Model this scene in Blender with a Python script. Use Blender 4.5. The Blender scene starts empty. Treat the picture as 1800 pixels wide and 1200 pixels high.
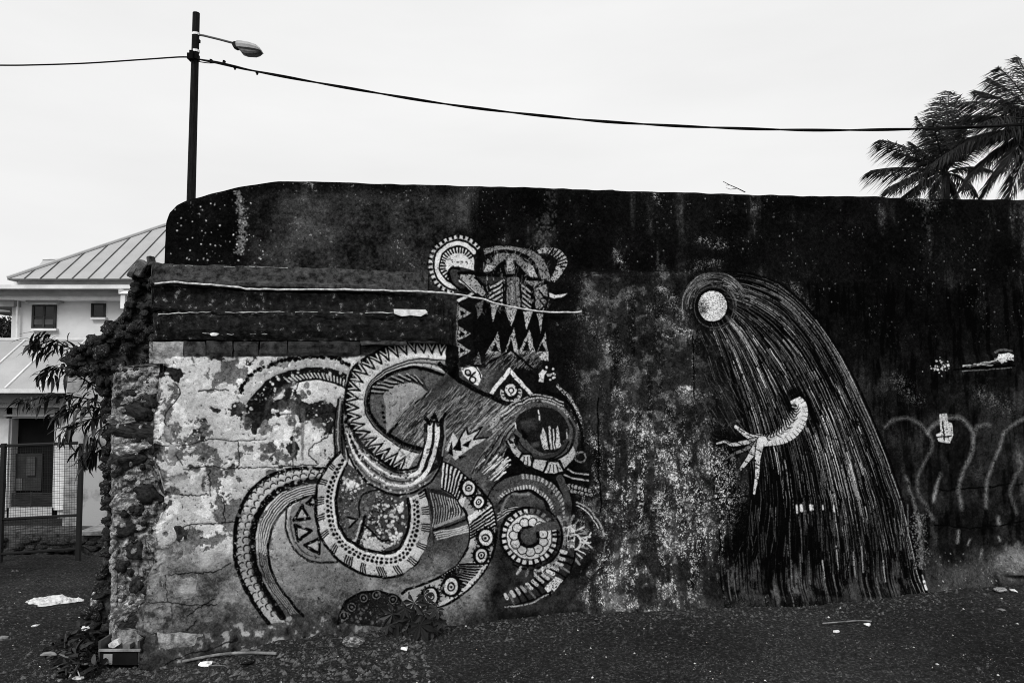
import bpy, bmesh, math, random
import numpy as np
from mathutils import Vector, Matrix, Euler, noise as mnoise

SC = bpy.context.scene
COL = SC.collection
rnd = random.Random(11)
RNG = np.random.default_rng(5)

# ================================================================ camera, world, sun, exposure
F = 1300.0                      # focal length in photo pixels (photo 1800 x 1200)
PITCH = math.radians(3.0)
EYE = 1.6
cd = bpy.data.cameras.new('camera'); cam = bpy.data.objects.new('camera', cd); COL.objects.link(cam)
cd.sensor_fit = 'HORIZONTAL'; cd.sensor_width = 36.0; cd.lens = 36.0 * F / 1800.0
SC.cycles.filter_width = 1.0
cd.clip_start = 0.05; cd.clip_end = 2000
cam.location = (0, 0, EYE); cam.rotation_euler = (math.pi / 2 + PITCH, 0, 0)
SC.camera = cam

SUN_EL, SUN_AZ = math.radians(42), math.radians(196)      # high, thinly veiled sun behind the photographer
world = bpy.data.worlds.new('World'); SC.world = world; world.use_nodes = True
nt = world.node_tree; nt.nodes.clear()
wo = nt.nodes.new('ShaderNodeOutputWorld'); bg = nt.nodes.new('ShaderNodeBackground')
sky = nt.nodes.new('ShaderNodeTexSky'); sky.sky_type = 'NISHITA'; sky.sun_disc = False
sky.sun_elevation = SUN_EL; sky.sun_rotation = SUN_AZ; sky.air_density = 1.5; sky.dust_density = 6
bw = nt.nodes.new('ShaderNodeRGBToBW')
tc = nt.nodes.new('ShaderNodeTexCoord'); mp = nt.nodes.new('ShaderNodeMapping'); mp.inputs['Scale'].default_value = (1.2, 1.2, 5)
nz = nt.nodes.new('ShaderNodeTexNoise'); nz.inputs['Scale'].default_value = 1.6; nz.inputs['Detail'].default_value = 5
cl = nt.nodes.new('ShaderNodeMapRange'); cl.inputs['From Min'].default_value = .3; cl.inputs['From Max'].default_value = .7
cl.inputs['To Min'].default_value = 8.8; cl.inputs['To Max'].default_value = 9.8
mx = nt.nodes.new('ShaderNodeMix'); mx.data_type = 'FLOAT'; mx.inputs['Factor'].default_value = .94     # overcast layer over the clear sky
nt.links.new(sky.outputs['Color'], bw.inputs['Color']); nt.links.new(tc.outputs['Generated'], mp.inputs['Vector'])
nt.links.new(mp.outputs['Vector'], nz.inputs['Vector']); nt.links.new(nz.outputs['Fac'], cl.inputs['Value'])
nt.links.new(bw.outputs['Val'], mx.inputs[2]); nt.links.new(cl.outputs['Result'], mx.inputs[3])
nt.links.new(mx.outputs[0], bg.inputs['Color']); nt.links.new(bg.outputs['Background'], wo.inputs['Surface'])
bg.inputs['Strength'].default_value = 0.1

sd = bpy.data.lights.new('sun', 'SUN'); sun = bpy.data.objects.new('sun', sd); COL.objects.link(sun)
sd.energy = 2.5; sd.angle = math.radians(24); sd.color = (1.0, 1.0, 1.0)
d = Vector((math.sin(SUN_AZ) * math.cos(SUN_EL), math.cos(SUN_AZ) * math.cos(SUN_EL), math.sin(SUN_EL)))
sun.rotation_euler = d.to_track_quat('Z', 'Y').to_euler(); sun.location = d * 60
vs = SC.view_settings; SC.display_settings.display_device = 'sRGB'
vs.view_transform = 'Standard'; vs.look = 'None'; vs.exposure = 0.0; vs.gamma = 1.0; vs.use_curve_mapping = False

# ================================================================ helpers
cp, sp = math.cos(PITCH), math.sin(PITCH)
def ray(px, py):
    a, b = (np.asarray(px, float) - 900.) / F, (600. - np.asarray(py, float)) / F
    return a, cp - b * sp, sp + b * cp
def at(px, py, Y):
    """point seen at photo pixel (px, py) at distance Y in front of the camera"""
    x, y, z = ray(px, py); k = Y / y
    return Vector((float(x * k), float(Y), float(EYE + z * k)))
def project(X, Y, Z):
    z = Z - EYE; dep = Y * cp + z * sp
    return 900. + F * X / dep, 600. - F * (z * cp - Y * sp) / dep

YAW = math.radians(9.4); A0 = (-2.02, 4.3); cy_, sy_ = math.cos(YAW), math.sin(YAW)
NRM = Vector((sy_, -cy_, 0)); DIR = Vector((cy_, sy_, 0))
def wall_uv(px, py, d=0.0):
    """wall metres (u along, v up) of a photo pixel, on the plane standing d in front of the wall"""
    x, y, z = ray(px, py)
    ox, oy = A0[0] + NRM.x * d, A0[1] + NRM.y * d
    k = (ox * NRM.x + oy * NRM.y) / (x * NRM.x + y * NRM.y)
    return (x * k - ox) * cy_ + (y * k - oy) * sy_, EYE + z * k
def wall_pt(u, v, d=0.0):
    return Vector((A0[0] + cy_ * u + NRM.x * d, A0[1] + sy_ * u + NRM.y * d, v))
def wpx(px, py, d=0.0):
    u, v = wall_uv(px, py, d); return wall_pt(float(u), float(v), d)

_bp = [(-400, 1185), (100, 1172), (288, 1165), (400, 1135), (500, 1112), (700, 1098), (1000, 1077), (1300, 1060), (1625, 1044), (1800, 1014), (2000, 1000)]
_bu = [wall_uv(*p) for p in _bp]; BU = np.array([float(a[0]) for a in _bu]); BV = np.array([float(a[1]) for a in _bu])
BU[0] = min(BU[0], BU[1] - 1)
def ground_z(X, Y):
    X = np.asarray(X, float); Y = np.asarray(Y, float)
    u = (X - A0[0]) * cy_ + (Y - A0[1]) * sy_
    back = -((X - A0[0]) * NRM.x + (Y - A0[1]) * NRM.y)
    z = np.interp(u, BU, BV)
    t = np.clip((back - 2.75) / 1.2, 0, 1); t = t * t * (3 - 2 * t)
    k = np.clip(back / 2.5, 0, 1)
    return z * (1 - t) - 1.85 * t - .02 * k
def on_ground(px, py):
    x, y, z = ray(px, py); k = 4.0
    for _ in range(30):
        g = float(ground_z(x * k, y * k)); k += (g - (EYE + z * k)) / z * .8
    return Vector((float(x * k), float(y * k), float(ground_z(x * k, y * k))))

def lin(v):
    v = v / 255.; return v / 12.92 if v < .04045 else ((v + .055) / 1.055) ** 2.4
EW = .98
def alb(v): return min(lin(v) / EW, .85)

_mats = {}
def mat(name, tone, dark=None, scale=6., rough=.95, bump=.3, bscale=60., detail=6, spec=.12, lo=.38, hi=.62, metal=0., stretch=(1, 1, 1), third=None, var=.25, bdist=.02):
    """grey procedural surface: two tones mottled by noise, fine relief on top"""
    if name in _mats: return _mats[name]
    m = bpy.data.materials.new(name); m.use_nodes = True; n = m.node_tree.nodes; L = m.node_tree.links
    b = n['Principled BSDF']; b.inputs['Roughness'].default_value = rough; b.inputs['Specular IOR Level'].default_value = spec; b.inputs['Metallic'].default_value = metal
    a = alb(tone); a2 = alb(dark if dark is not None else tone * .75)
    t = n.new('ShaderNodeTexCoord'); mpn = n.new('ShaderNodeMapping'); mpn.inputs['Scale'].default_value = stretch
    L.new(t.outputs['Object'], mpn.inputs['Vector'])
    oi = n.new('ShaderNodeObjectInfo'); add = n.new('ShaderNodeVectorMath'); add.operation = 'ADD'
    sc = n.new('ShaderNodeMath'); sc.operation = 'MULTIPLY'; sc.inputs[1].default_value = 37.
    L.new(oi.outputs['Random'], sc.inputs[0]); L.new(mpn.outputs['Vector'], add.inputs[0]); L.new(sc.outputs[0], add.inputs[1])
    z = n.new('ShaderNodeTexNoise'); z.inputs['Scale'].default_value = scale; z.inputs['Detail'].default_value = detail; z.inputs['Roughness'].default_value = .65
    L.new(add.outputs['Vector'], z.inputs['Vector'])
    r = n.new('ShaderNodeValToRGB'); e = r.color_ramp.elements
    e[0].position = lo; e[0].color = (a2, a2, a2, 1); e[1].position = hi; e[1].color = (a, a, a, 1)
    if third:
        q = r.color_ramp.elements.new(third[0]); v = alb(third[1]); q.color = (v, v, v, 1)
    L.new(z.outputs['Fac'], r.inputs['Fac'])
    vr = n.new('ShaderNodeMapRange'); vr.inputs['To Min'].default_value = 1 - var; vr.inputs['To Max'].default_value = 1 + var; L.new(oi.outputs['Random'], vr.inputs['Value'])
    mu = n.new('ShaderNodeVectorMath'); mu.operation = 'SCALE'; L.new(r.outputs['Color'], mu.inputs[0]); L.new(vr.outputs['Result'], mu.inputs['Scale'])
    L.new(mu.outputs['Vector'], b.inputs['Base Color'])
    if bump:
        z2 = n.new('ShaderNodeTexNoise'); z2.inputs['Scale'].default_value = bscale; z2.inputs['Detail'].default_value = 5; z2.inputs['Roughness'].default_value = .7
        L.new(add.outputs['Vector'], z2.inputs['Vector'])
        bp = n.new('ShaderNodeBump'); bp.inputs['Strength'].default_value = bump; bp.inputs['Distance'].default_value = bdist
        L.new(z2.outputs['Fac'], bp.inputs['Height']); L.new(bp.outputs['Normal'], b.inputs['Normal'])
    _mats[name] = m; return m

def wloc(o):
    v = Vector((0, 0, 0))
    while o is not None: v = v + o.location; o = o.parent
    return v
def props(o, label=None, cat=None, group=None, kind=None):
    if label: o['label'] = label
    if cat: o['category'] = cat
    if group: o['group'] = group
    if kind or (label and cat): o['kind'] = kind or 'thing'
    return o
def thing(name, label, cat, loc, group=None):
    o = bpy.data.objects.new(name, None); COL.objects.link(o); o.location = loc; o.empty_display_size = .1
    return props(o, label, cat, group)
def link(name, me, parent=None, loc=None, rot=None, scale=None):
    o = bpy.data.objects.new(name, me); COL.objects.link(o)
    if parent is not None: o.parent = parent
    if loc is not None: o.location = Vector(loc) - (wloc(parent) if parent is not None else Vector())
    if rot is not None: o.rotation_euler = rot
    if scale is not None: o.scale = scale
    return o
def mesh(name, V, Fc, m=None, smooth=False):
    me = bpy.data.meshes.new(name); me.from_pydata([tuple(v) for v in V], [], [tuple(f) for f in Fc]); me.update()
    if m: me.materials.append(m)
    if smooth: me.polygons.foreach_set('use_smooth', [True] * len(me.polygons))
    return me
def part(name, V, Fc, m, parent=None, smooth=False):
    """one mesh object from world-space vertices"""
    o0 = wloc(parent) if parent is not None else Vector()
    return link(name, mesh(name, [Vector(v) - o0 for v in V], Fc, m, smooth), parent, loc=o0 if parent is not None else None)
class MB:
    def __init__(s): s.V = []; s.F = []
    def add(s, V, Fc):
        k = len(s.V); s.V += [Vector(v) for v in V]; s.F += [tuple(i + k for i in f) for f in Fc]; return s
    def box(s, c, size, R=None):
        c = Vector(c); h = Vector(size) / 2; R = R or Matrix.Identity(3)
        V = [c + R @ Vector((x * h.x, y * h.y, z * h.z)) for x in (-1, 1) for y in (-1, 1) for z in (-1, 1)]
        return s.add(V, [(0, 1, 3, 2), (4, 6, 7, 5), (0, 4, 5, 1), (2, 3, 7, 6), (0, 2, 6, 4), (1, 5, 7, 3)])
    def tube(s, pts, r, n=8, cap=True, r1=None):
        pts = [Vector(p) for p in pts]; N = len(pts); V = []; Fc = []
        for i, p in enumerate(pts):
            t = (pts[min(i + 1, N - 1)] - pts[max(i - 1, 0)]).normalized()
            a = t.cross(Vector((0, 0, 1)));  a = a.normalized() if a.length > 1e-3 else Vector((1, 0, 0)); b = t.cross(a)
            rr = r[i] if isinstance(r, (list, tuple)) else (r if r1 is None else r + (r1 - r) * i / (N - 1))
            for j in range(n):
                q = 2 * math.pi * (j + .5) / n; V.append(p + a * rr * math.cos(q) + b * rr * math.sin(q))
        for i in range(N - 1):
            for j in range(n): Fc.append((i * n + j, i * n + (j + 1) % n, (i + 1) * n + (j + 1) % n, (i + 1) * n + j))
        if cap: Fc += [tuple(range(n - 1, -1, -1)), tuple((N - 1) * n + j for j in range(n))]
        return s.add(V, Fc)
    def prism(s, poly, off):
        """polygon (world points) given thickness along vector off"""
        n = len(poly); off = Vector(off); V = [Vector(p) for p in poly] + [Vector(p) + off for p in poly]
        return s.add(V, [tuple(range(n)), tuple(range(2 * n - 1, n - 1, -1))] + [(i, i + n, (i + 1) % n + n, (i + 1) % n) for i in range(n)])
    def build(s, name, m, parent=None, smooth=False): return part(name, s.V, s.F, m, parent, smooth)
def pbox(x0, y0, x1, y1, Y, dep, mb=None):
    """box whose front face covers the photo pixels x0..x1, y0..y1 at distance Y"""
    a, b = at(x0, y0, Y), at(x1, y1, Y); mb = mb or MB()
    return mb.box(((a.x + b.x) / 2, Y + dep / 2, (a.z + b.z) / 2), (abs(b.x - a.x), dep, abs(a.z - b.z)))

def rock_mesh(name, seed, m, sub=2, rough=.28, flat=1.0, squash=False):
    bm = bmesh.new(); bmesh.ops.create_icosphere(bm, subdivisions=sub, radius=1.0)
    o = Vector((seed * 7.3, seed * 3.1, seed * 1.7))
    for v in bm.verts:
        c = v.co.copy()
        if squash: c = Vector([math.copysign(abs(q) ** .55, q) for q in c]) * .86
        f = 1 + rough * mnoise.noise(c * 1.1 + o) * 1.6 + rough * .8 * mnoise.noise(c * 2.7 + o) + rough * .45 * mnoise.noise(c * 6. + o)
        v.co = Vector((c.x * f, c.y * f, c.z * f * flat))
    me = bpy.data.meshes.new(name); bm.to_mesh(me); bm.free(); me.materials.append(m)
    me.polygons.foreach_set('use_smooth', [True] * len(me.polygons)); return me
# ---------------------------------------------------------------- painting on the wall (flat print), drawn into one image
class Paint:
    """Greyscale canvas in wall metres; points are given as photo pixels and mapped onto the wall plane by `fwd`."""
    def __init__(self, w, h, fwd, inv, seed=3):
        self.w, self.h, self.fwd = w, h, fwd
        self.rng = np.random.default_rng(seed)
        yy, xx = np.mgrid[0:h, 0:w].astype(np.float32)
        self.PX, self.PY = inv(xx + .5, yy + .5)
        self.PX = self.PX.astype(np.float32); self.PY = self.PY.astype(np.float32)
        wx = (self.fbm(18, 4) - .5) * 3.0; wy = (self.fbm(18, 4) - .5) * 3.0
        self.gx = xx + .5 + wx.astype(np.float32); self.gy = yy + .5 + wy.astype(np.float32)
        self.rx = xx + .5; self.ry = yy + .5
        self.wear = self.fbm(9, 4)
        self.fine = self.fbm(2.2, 2)
        self.V = np.zeros((h, w), np.float32)
        a = np.array(fwd(np.array([900., 1000.]), np.array([700., 700.])))
        self.k = float(abs(a[0, 1] - a[0, 0]) / 100.)
    def noise(self, cell, sy=1.0):
        h, w = self.h, self.w
        gh, gw = int(h / (cell * sy)) + 3, int(w / cell) + 3
        g = self.rng.random((gh, gw)).astype(np.float32)
        y = np.arange(h) / (cell * sy); x = np.arange(w) / cell
        yi = y.astype(int); xi = x.astype(int)
        fy = (y - yi)[:, None]; fx = (x - xi)[None, :]
        fy = fy * fy * (3 - 2 * fy); fx = fx * fx * (3 - 2 * fx)
        g0 = g[yi][:, xi] * (1 - fx) + g[yi][:, xi + 1] * fx
        g1 = g[yi + 1][:, xi] * (1 - fx) + g[yi + 1][:, xi + 1] * fx
        return (g0 * (1 - fy) + g1 * fy).astype(np.float32)
    def fbm(self, cell, oc=4, sy=1.0):
        s = 0; a = 1.; t = 0
        for _ in range(oc):
            s = s + a * self.noise(max(cell, 1.01), sy); t += a; a *= .55; cell *= .5
            if cell < 1.02: break
        s = s / t
        lo, hi = np.percentile(s[::7, ::7], [1, 99])
        return np.clip((s - lo) / (hi - lo), 0, 1).astype(np.float32)
    def _box(self, x0, y0, x1, y1, m=8):
        x0 = max(int(x0 - m), 0); y0 = max(int(y0 - m), 0); x1 = min(int(x1 + m) + 1, self.w); y1 = min(int(y1 + m) + 1, self.h)
        return None if x1 <= x0 or y1 <= y0 else (slice(y0, y1), slice(x0, x1))
    def _put(self, sl, al, val, a, wear, speck):
        if wear: al = al * np.clip((self.wear[sl] - wear * .55) * 6 + .5, 0, 1)
        if speck: al = al * np.clip((self.fine[sl] - speck * .75) * 5 + .5, 0, 1)
        self.V[sl] = self.V[sl] * (1 - al * a) + val / 255. * al * a
    def poly(self, pts, val, a=1., soft=1.2, wear=.08, speck=.06):
        p = np.array(pts, float); X, Y = self.fwd(p[:, 0], p[:, 1])
        sl = self._box(X.min(), Y.min(), X.max(), Y.max(), 8 + soft)
        if sl is None: return
        gx, gy = self.gx[sl], self.gy[sl]
        d = np.full(gx.shape, 1e9, np.float32); ins = np.zeros(gx.shape, bool)
        n = len(X)
        for i in range(n):
            ax, ay, bx, by = X[i], Y[i], X[(i + 1) % n], Y[(i + 1) % n]
            ex, ey = bx - ax, by - ay
            t = np.clip(((gx - ax) * ex + (gy - ay) * ey) / (ex * ex + ey * ey + 1e-9), 0, 1)
            d = np.minimum(d, (gx - ax - t * ex) ** 2 + (gy - ay - t * ey) ** 2)
            if ay != by:
                c = ((ay > gy) != (by > gy)) & (gx < (bx - ax) * (gy - ay) / (by - ay) + ax)
                ins ^= c
        d = np.sqrt(d) * np.where(ins, -1, 1)
        self._put(sl, np.clip(.5 - d / soft, 0, 1), val, a, wear, speck)
    def line(self, pts, w, val, a=1., w1=None, soft=1.2, wear=.09, speck=.08, smooth=True):
        p = np.array(pts, float)
        if smooth and len(p) > 2: p = spl(p)
        X, Y = self.fwd(p[:, 0], p[:, 1])
        ww = np.interp(np.linspace(0, 1, len(X)), [0, 1], [w, w if w1 is None else w1]) * self.k * .5
        sl = self._box(X.min(), Y.min(), X.max(), Y.max(), 8 + ww.max() + soft)
        if sl is None: return
        al = np.zeros(self.gx[sl].shape, np.float32)
        oy, ox = sl[0].start, sl[1].start
        for i in range(len(X) - 1):
            ax, ay, bx, by = X[i], Y[i], X[i + 1], Y[i + 1]
            s2 = self._box(min(ax, bx), min(ay, by), max(ax, bx), max(ay, by), 6 + ww[i] + soft)
            if s2 is None: continue
            gx, gy = self.gx[s2], self.gy[s2]
            ex, ey = bx - ax, by - ay
            t = np.clip(((gx - ax) * ex + (gy - ay) * ey) / (ex * ex + ey * ey + 1e-9), 0, 1)
            d = np.sqrt((gx - ax - t * ex) ** 2 + (gy - ay - t * ey) ** 2) - (ww[i] + (ww[i + 1] - ww[i]) * t)
            s3 = (slice(s2[0].start - oy, s2[0].stop - oy), slice(s2[1].start - ox, s2[1].stop - ox))
            s3c = al[s3]
            if s3c.shape == d.shape: np.maximum(s3c, np.clip(.5 - d / soft, 0, 1), out=s3c)
        self._put(sl, al, val, a, wear, speck)
    def disc(self, c, r, val, ry=None, **k):
        t = np.linspace(0, 2 * np.pi, 18, endpoint=False)
        self.poly(np.c_[c[0] + r * np.cos(t), c[1] + (ry or r) * np.sin(t)], val, **k)
    def ring(self, c, r, w, val, ry=None, a0=0, a1=360, **k):
        t = np.radians(np.linspace(a0, a1, 22))
        self.line(np.c_[c[0] + r * np.cos(t), c[1] + (ry or r) * np.sin(t)], w, val, smooth=False, **k)
    def blob(self, c, r, val, a, ry=None, noise=None):
        """soft sprayed patch"""
        X, Y = self.fwd(np.array([c[0]]), np.array([c[1]])); r = r * self.k; ry = (ry * self.k) if ry else r
        sl = self._box(X[0] - 2 * r, Y[0] - 2 * ry, X[0] + 2 * r, Y[0] + 2 * ry)
        if sl is None: return
        d = ((self.gx[sl] - X[0]) / r) ** 2 + ((self.gy[sl] - Y[0]) / ry) ** 2
        al = np.exp(-d * 1.2)
        if noise is not None: al = np.clip(al * 2 - noise[sl], 0, 1)
        self.V[sl] = self.V[sl] * (1 - al * a) + val / 255. * al * a

def spl(p, per=7):
    p = np.array(p, float); q = np.vstack([2 * p[0] - p[1], p, 2 * p[-1] - p[-2]]); out = []
    t = np.linspace(0, 1, per, endpoint=False)[:, None]
    for i in range(1, len(q) - 2):
        a, b, c, d = q[i - 1], q[i], q[i + 1], q[i + 2]
        out.append(.5 * (2 * b + (c - a) * t + (2 * a - 5 * b + 4 * c - d) * t ** 2 + (3 * b - a - 3 * c + d) * t ** 3))
    return np.vstack(out + [p[-1:]])

def even(p, n=81):
    p = spl(p); s = np.r_[0, np.cumsum(np.hypot(*np.diff(p, axis=0).T))]
    t = np.linspace(0, s[-1], n)
    return np.c_[np.interp(t, s, p[:, 0]), np.interp(t, s, p[:, 1])]

class Band:
    """a painted ribbon between an outer and an inner line"""
    def __init__(self, C, outer, inner, val=None, edge=4, **k):
        self.C = C; self.o = even(outer); self.i = even(inner)
        if val is not None: C.poly(np.vstack([self.o[::2], self.i[::-2]]), val, **k)
        if edge:
            C.line(self.o[::2], edge, 14, smooth=False); C.line(self.i[::2], edge, 14, smooth=False)
    def at(self, s, t):
        s = np.atleast_1d(s); x = np.linspace(0, 1, len(self.o))
        O = np.c_[np.interp(s, x, self.o[:, 0]), np.interp(s, x, self.o[:, 1])]
        I = np.c_[np.interp(s, x, self.i[:, 0]), np.interp(s, x, self.i[:, 1])]
        return O + (I - O) * np.asarray(t).reshape(-1, 1)
    def run(self, t, w, val, s0=0, s1=1, **k):
        s = np.linspace(s0, s1, 34); self.C.line(self.at(s, np.full(34, t)), w, val, smooth=False, **k)
    def ticks(self, ss, t0, t1, w, val, lean=0, **k):
        for s in ss: self.C.line(np.vstack([self.at(s, t0), self.at(min(max(s + lean, 0), 1), t1)]), w, val, smooth=False, **k)
    def teeth(self, s0, s1, n, t0, t1, val, fat=.5, **k):
        d = (s1 - s0) / n
        for j in range(n):
            s = s0 + d * (j + .5)
            self.C.poly(np.vstack([self.at(s - d * fat, t0), self.at(s + d * fat, t0), self.at(s, t1)]), val, **k)
    def zigzag(self, s0, s1, n, t0, t1, w, val, **k):
        s = np.linspace(s0, s1, 2 * n + 1); t = np.where(np.arange(2 * n + 1) % 2, t1, t0)
        self.C.line(self.at(s, t), w, val, smooth=False, **k)
    def dots(self, ss, t, r, val, **k):
        for s in ss: self.C.disc(self.at(s, t)[0], r, val, **k)

def sstep(x, a, b):
    t = np.clip((x - a) / (b - a), 0, 1); return t * t * (3 - 2 * t)

def paint_base(C):
    X, Y = C.PX, C.PY; R = C.rng
    big = C.fbm(120, 5); med = C.fbm(46, 5); sml = C.fbm(17, 4); tiny = C.fbm(5, 3); grain = R.random(X.shape).astype(np.float32)
    drip = C.fbm(13, 4, 7.0); drip2 = C.fbm(30, 4, 5.0)
    # --- mould black rendering of the whole wall
    V = 5 + 10 * big + 8 * tiny + 6 * grain + 14 * np.clip(sml - .55, 0, 1) + 16 * sstep(drip2, .6, .95) * sstep(big, .3, .7)
    g = sstep(X, 405, 470) * (1 - sstep(X, 815, 835)) * (1 - sstep(Y, 460, 640) * .4) * sstep(Y, 318, 360)
    V += g * (10 + 30 * med + 16 * (tiny - .5) + 26 * sstep(big, .4, 1))
    g = sstep(X, 1000, 1040) * (1 - sstep(X, 1225, 1300)) * sstep(Y, 470, 485)
    V += g * (9 + 14 * med + 26 * sstep(.5 * med + .5 * sml, .60, .63) * (.5 + tiny))
    g = sstep(X, 1400, 1600) * sstep(Y, 560, 760)
    V += g * (6 + 26 * np.clip(med - .35, 0, 1))
    V += 60 * sstep(drip2, .80, 1.) * sstep(tiny, .35, .8) * sstep(X, 830, 900) * (1 - sstep(Y, 420, 560)) * .6
    # pale salts breaking through
    salt = sstep(C.fbm(2.0, 2) * .52 + grain * .40 + .22 * sml, .74, .90)
    dens = (sstep(X, 1000, 1030) * (1 - sstep(X, 1200, 1300)) * sstep(Y, 474, 482) * (.3 + .5 * sstep(Y, 640, 800)) * sstep(.6 * drip + .5 * med, .40, .75))
    dens = np.maximum(dens, sstep(X, 1010, 1080) * (1 - sstep(X, 1255, 1350)) * sstep(Y, 690, 830) * (1 - sstep(Y, 1000, 1060) * .7) * sstep(.6 * drip + .4 * med, .32, .62))
    dens = np.maximum(dens, .30 * sstep(X, 1230, 1300) * (1 - sstep(X, 1500, 1580)) * sstep(Y, 850, 900) * sstep(drip, .5, .8))
    dens = np.maximum(dens, .13 * sstep(drip2, .55, .9) * sstep(med, .3, .7))
    jx, jy = X + 14 * (med - .5) + 8 * (sml - .5), Y + 14 * (sml - .5) + 8 * (med - .5)
    for a, c, w, s in (((1166, 592), (1216, 586), 5, .9), ((1216, 590), (1218, 665), 4, .7), ((1232, 700), (1270, 694), 5, .8), ((1072, 690), (1075, 760), 4, .6), ((1085, 690), (1130, 750), 12, .8), ((1000, 700), (1020, 760), 6, .7), ((1030, 560), (1095, 640), 18, .5), ((1140, 540), (1215, 595), 10, .6), ((1195, 690), (1222, 690), 12, .8), ((1110, 760), (1210, 775), 14, .9),
                       ((1240, 742), (1300, 738), 4, .8), ((1050, 580), (1058, 1000), 5, .35), ((1036, 790), (1040, 860), 5, .6), ((1080, 900), (1180, 960), 30, .5), ((1160, 870), (1170, 960), 22, .9), ((1205, 850), (1240, 890), 26, .9), ((1245, 900), (1262, 960), 9, .7), ((1200, 560), (1160, 510), 16, .5), ((1000, 640), (1030, 690), 10, .4),
                       ((1150, 340), (1162, 356), 7, .9), ((1225, 420), (1270, 430), 9, .8), ((1200, 474), (1260, 462), 9, .6), ((1080, 440), (1100, 470), 7, .7), ((1395, 505), (1425, 545), 8, .5), ((1600, 350), (1640, 356), 10, .7), ((540, 322), (552, 332), 6, .5), ((1580, 670), (1610, 700), 14, .45), ((1720, 690), (1770, 720), 18, .4), ((1645, 645), (1662, 640), 6, 1.)):
        ex, ey = c[0] - a[0], c[1] - a[1]; t = np.clip(((jx - a[0]) * ex + (jy - a[1]) * ey) / (ex * ex + ey * ey), 0, 1)
        dens = np.maximum(dens, s * np.exp(-((jx - a[0] - t * ex) ** 2 + (jy - a[1] - t * ey) ** 2) / (w * w)))
    salt = np.maximum(salt, sstep(C.fbm(5.5, 3) * .7 + grain * .2 + .2 * dens, .80, .90) * (.4 + .6 * grain))
    V += 225 * salt * np.clip(dens * .95, 0, 1)
    V += dens * 26 * tiny
    V -= 12 * sstep(drip, .55, .8) * sstep(X, 1000, 1050) * sstep(Y, 480, 520)
    sp = sstep(C.fbm(4.5, 2) , .93, .99) * sstep(med, .45, .75)
    V += 70 * sp * (1 - sstep(Y, 560, 640))
    # foot of the wall: splashed with earth, greyer to the right
    foot = 905 + 0 * X; bl = np.interp(X, [280, 500, 700, 1000, 1300, 1625, 1800], [1150, 1112, 1098, 1076, 1060, 1040, 1012])
    V += (4 + 34 * med * big) * sstep(Y + 40 * (sml - .5), bl - 70, bl - 10) * sstep(X, 1000, 1350)
    V += (18 + 70 * big * med) * sstep(Y, 930, 1000) * sstep(X, 1600, 1700)
    # --- lime plaster of the old lower wall, flaking
    pl = (1 - sstep(X + 40 * (med - .5), 620, 700)) * sstep(Y + 6 * (sml - .5), 624, 630)
    L = 190 + 22 * (big - .5) + 14 * (tiny - .5) + 4 * (grain - .5)
    jx, jy = X + 26 * (sml - .5) + 12 * (tiny - .5), Y + 26 * (C.fbm(17, 4) - .5) + 12 * (C.fbm(5, 3) - .5)
    def spots(lst, k):
        s = np.zeros(X.shape, np.float32)
        for cx, cy, rx, ry in lst: s = np.maximum(s, np.exp(-((jx - cx) / rx) ** 2 - ((jy - cy) / ry) ** 2))
        return k * s
    q = .55 * med + .45 * sml + spots([(314, 694, 12, 18), (312, 760, 12, 18), (300, 735, 8, 10), (360, 752, 22, 24), (376, 800, 40, 14), (385, 830, 12, 20), (386, 880, 10, 34), (375, 850, 10, 24), (440, 742, 16, 14), (482, 792, 22, 12), (478, 745, 16, 14), (540, 735, 8, 30), (560, 738, 14, 12), (430, 655, 22, 14), (400, 660, 16, 14), (520, 712, 22, 12), (372, 690, 12, 12), (455, 720, 12, 20), (575, 700, 10, 14), (518, 800, 5, 12), (345, 935, 20, 10), (390, 945, 22, 18)], .42)
    q = q - spots([(330, 650, 30, 20), (345, 700, 26, 16), (350, 850, 28, 26), (345, 895, 20, 20), (420, 850, 26, 24), (525, 690, 26, 8), (555, 775, 30, 24), (470, 815, 50, 12), (460, 770, 20, 12), (415, 800, 26, 14), (420, 740, 14, 10), (395, 740, 14, 12), (580, 690, 10, 12), (315, 655, 14, 14)], .30)
    patch = sstep(q, .66, .675)
    patchd = sstep(.5 * C.fbm(60, 5) + .5 * sml, .66, .675) * sstep(X, 395, 330) + 0
    L = L * (1 - patch) + (86 + 34 * (tiny - .5) + 34 * big) * patch
    b2 = C.fbm(38, 5)
    b2 = b2 + spots([(350, 720, 10, 8), (372, 735, 14, 7), (398, 640, 10, 6), (420, 650, 8, 8), (383, 625, 20, 5), (430, 628, 30, 5), (446, 672, 16, 10), (430, 700, 14, 16), (535, 712, 12, 10), (510, 705, 10, 10), (366, 705, 8, 8), (425, 742, 8, 10), (408, 726, 10, 6), (400, 690, 9, 6), (330, 645, 5, 4)], .22)
    blk = sstep(b2 + .20 * np.exp(-((X - 455) / 60) ** 2 - ((Y - 690) / 46) ** 2) + .16 * np.exp(-((X - 400) / 50) ** 2 - ((Y - 640) / 16) ** 2), .80, .82) * (1 - sstep(Y, 800, 860))
    L = L * (1 - blk) + (26 + 24 * tiny) * blk
    hi = sstep(C.fbm(30, 4) + spots([(306, 657, 14, 14), (320, 800, 10, 18), (400, 855, 26, 12), (410, 750, 14, 10), (440, 755, 12, 10), (352, 875, 26, 16), (560, 690, 16, 10), (352, 775, 8, 8)], .3), .76, .775) * (1 - patch) * (1 - blk)
    L = L + 30 * hi
    low = sstep(Y + 70 * (med - .5), 935, 1010)
    G = 84 + 110 * (med - .42) + 44 * (tiny - .5) + 24 * (grain - .5)
    L = L * (1 - low) + G * low
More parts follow.
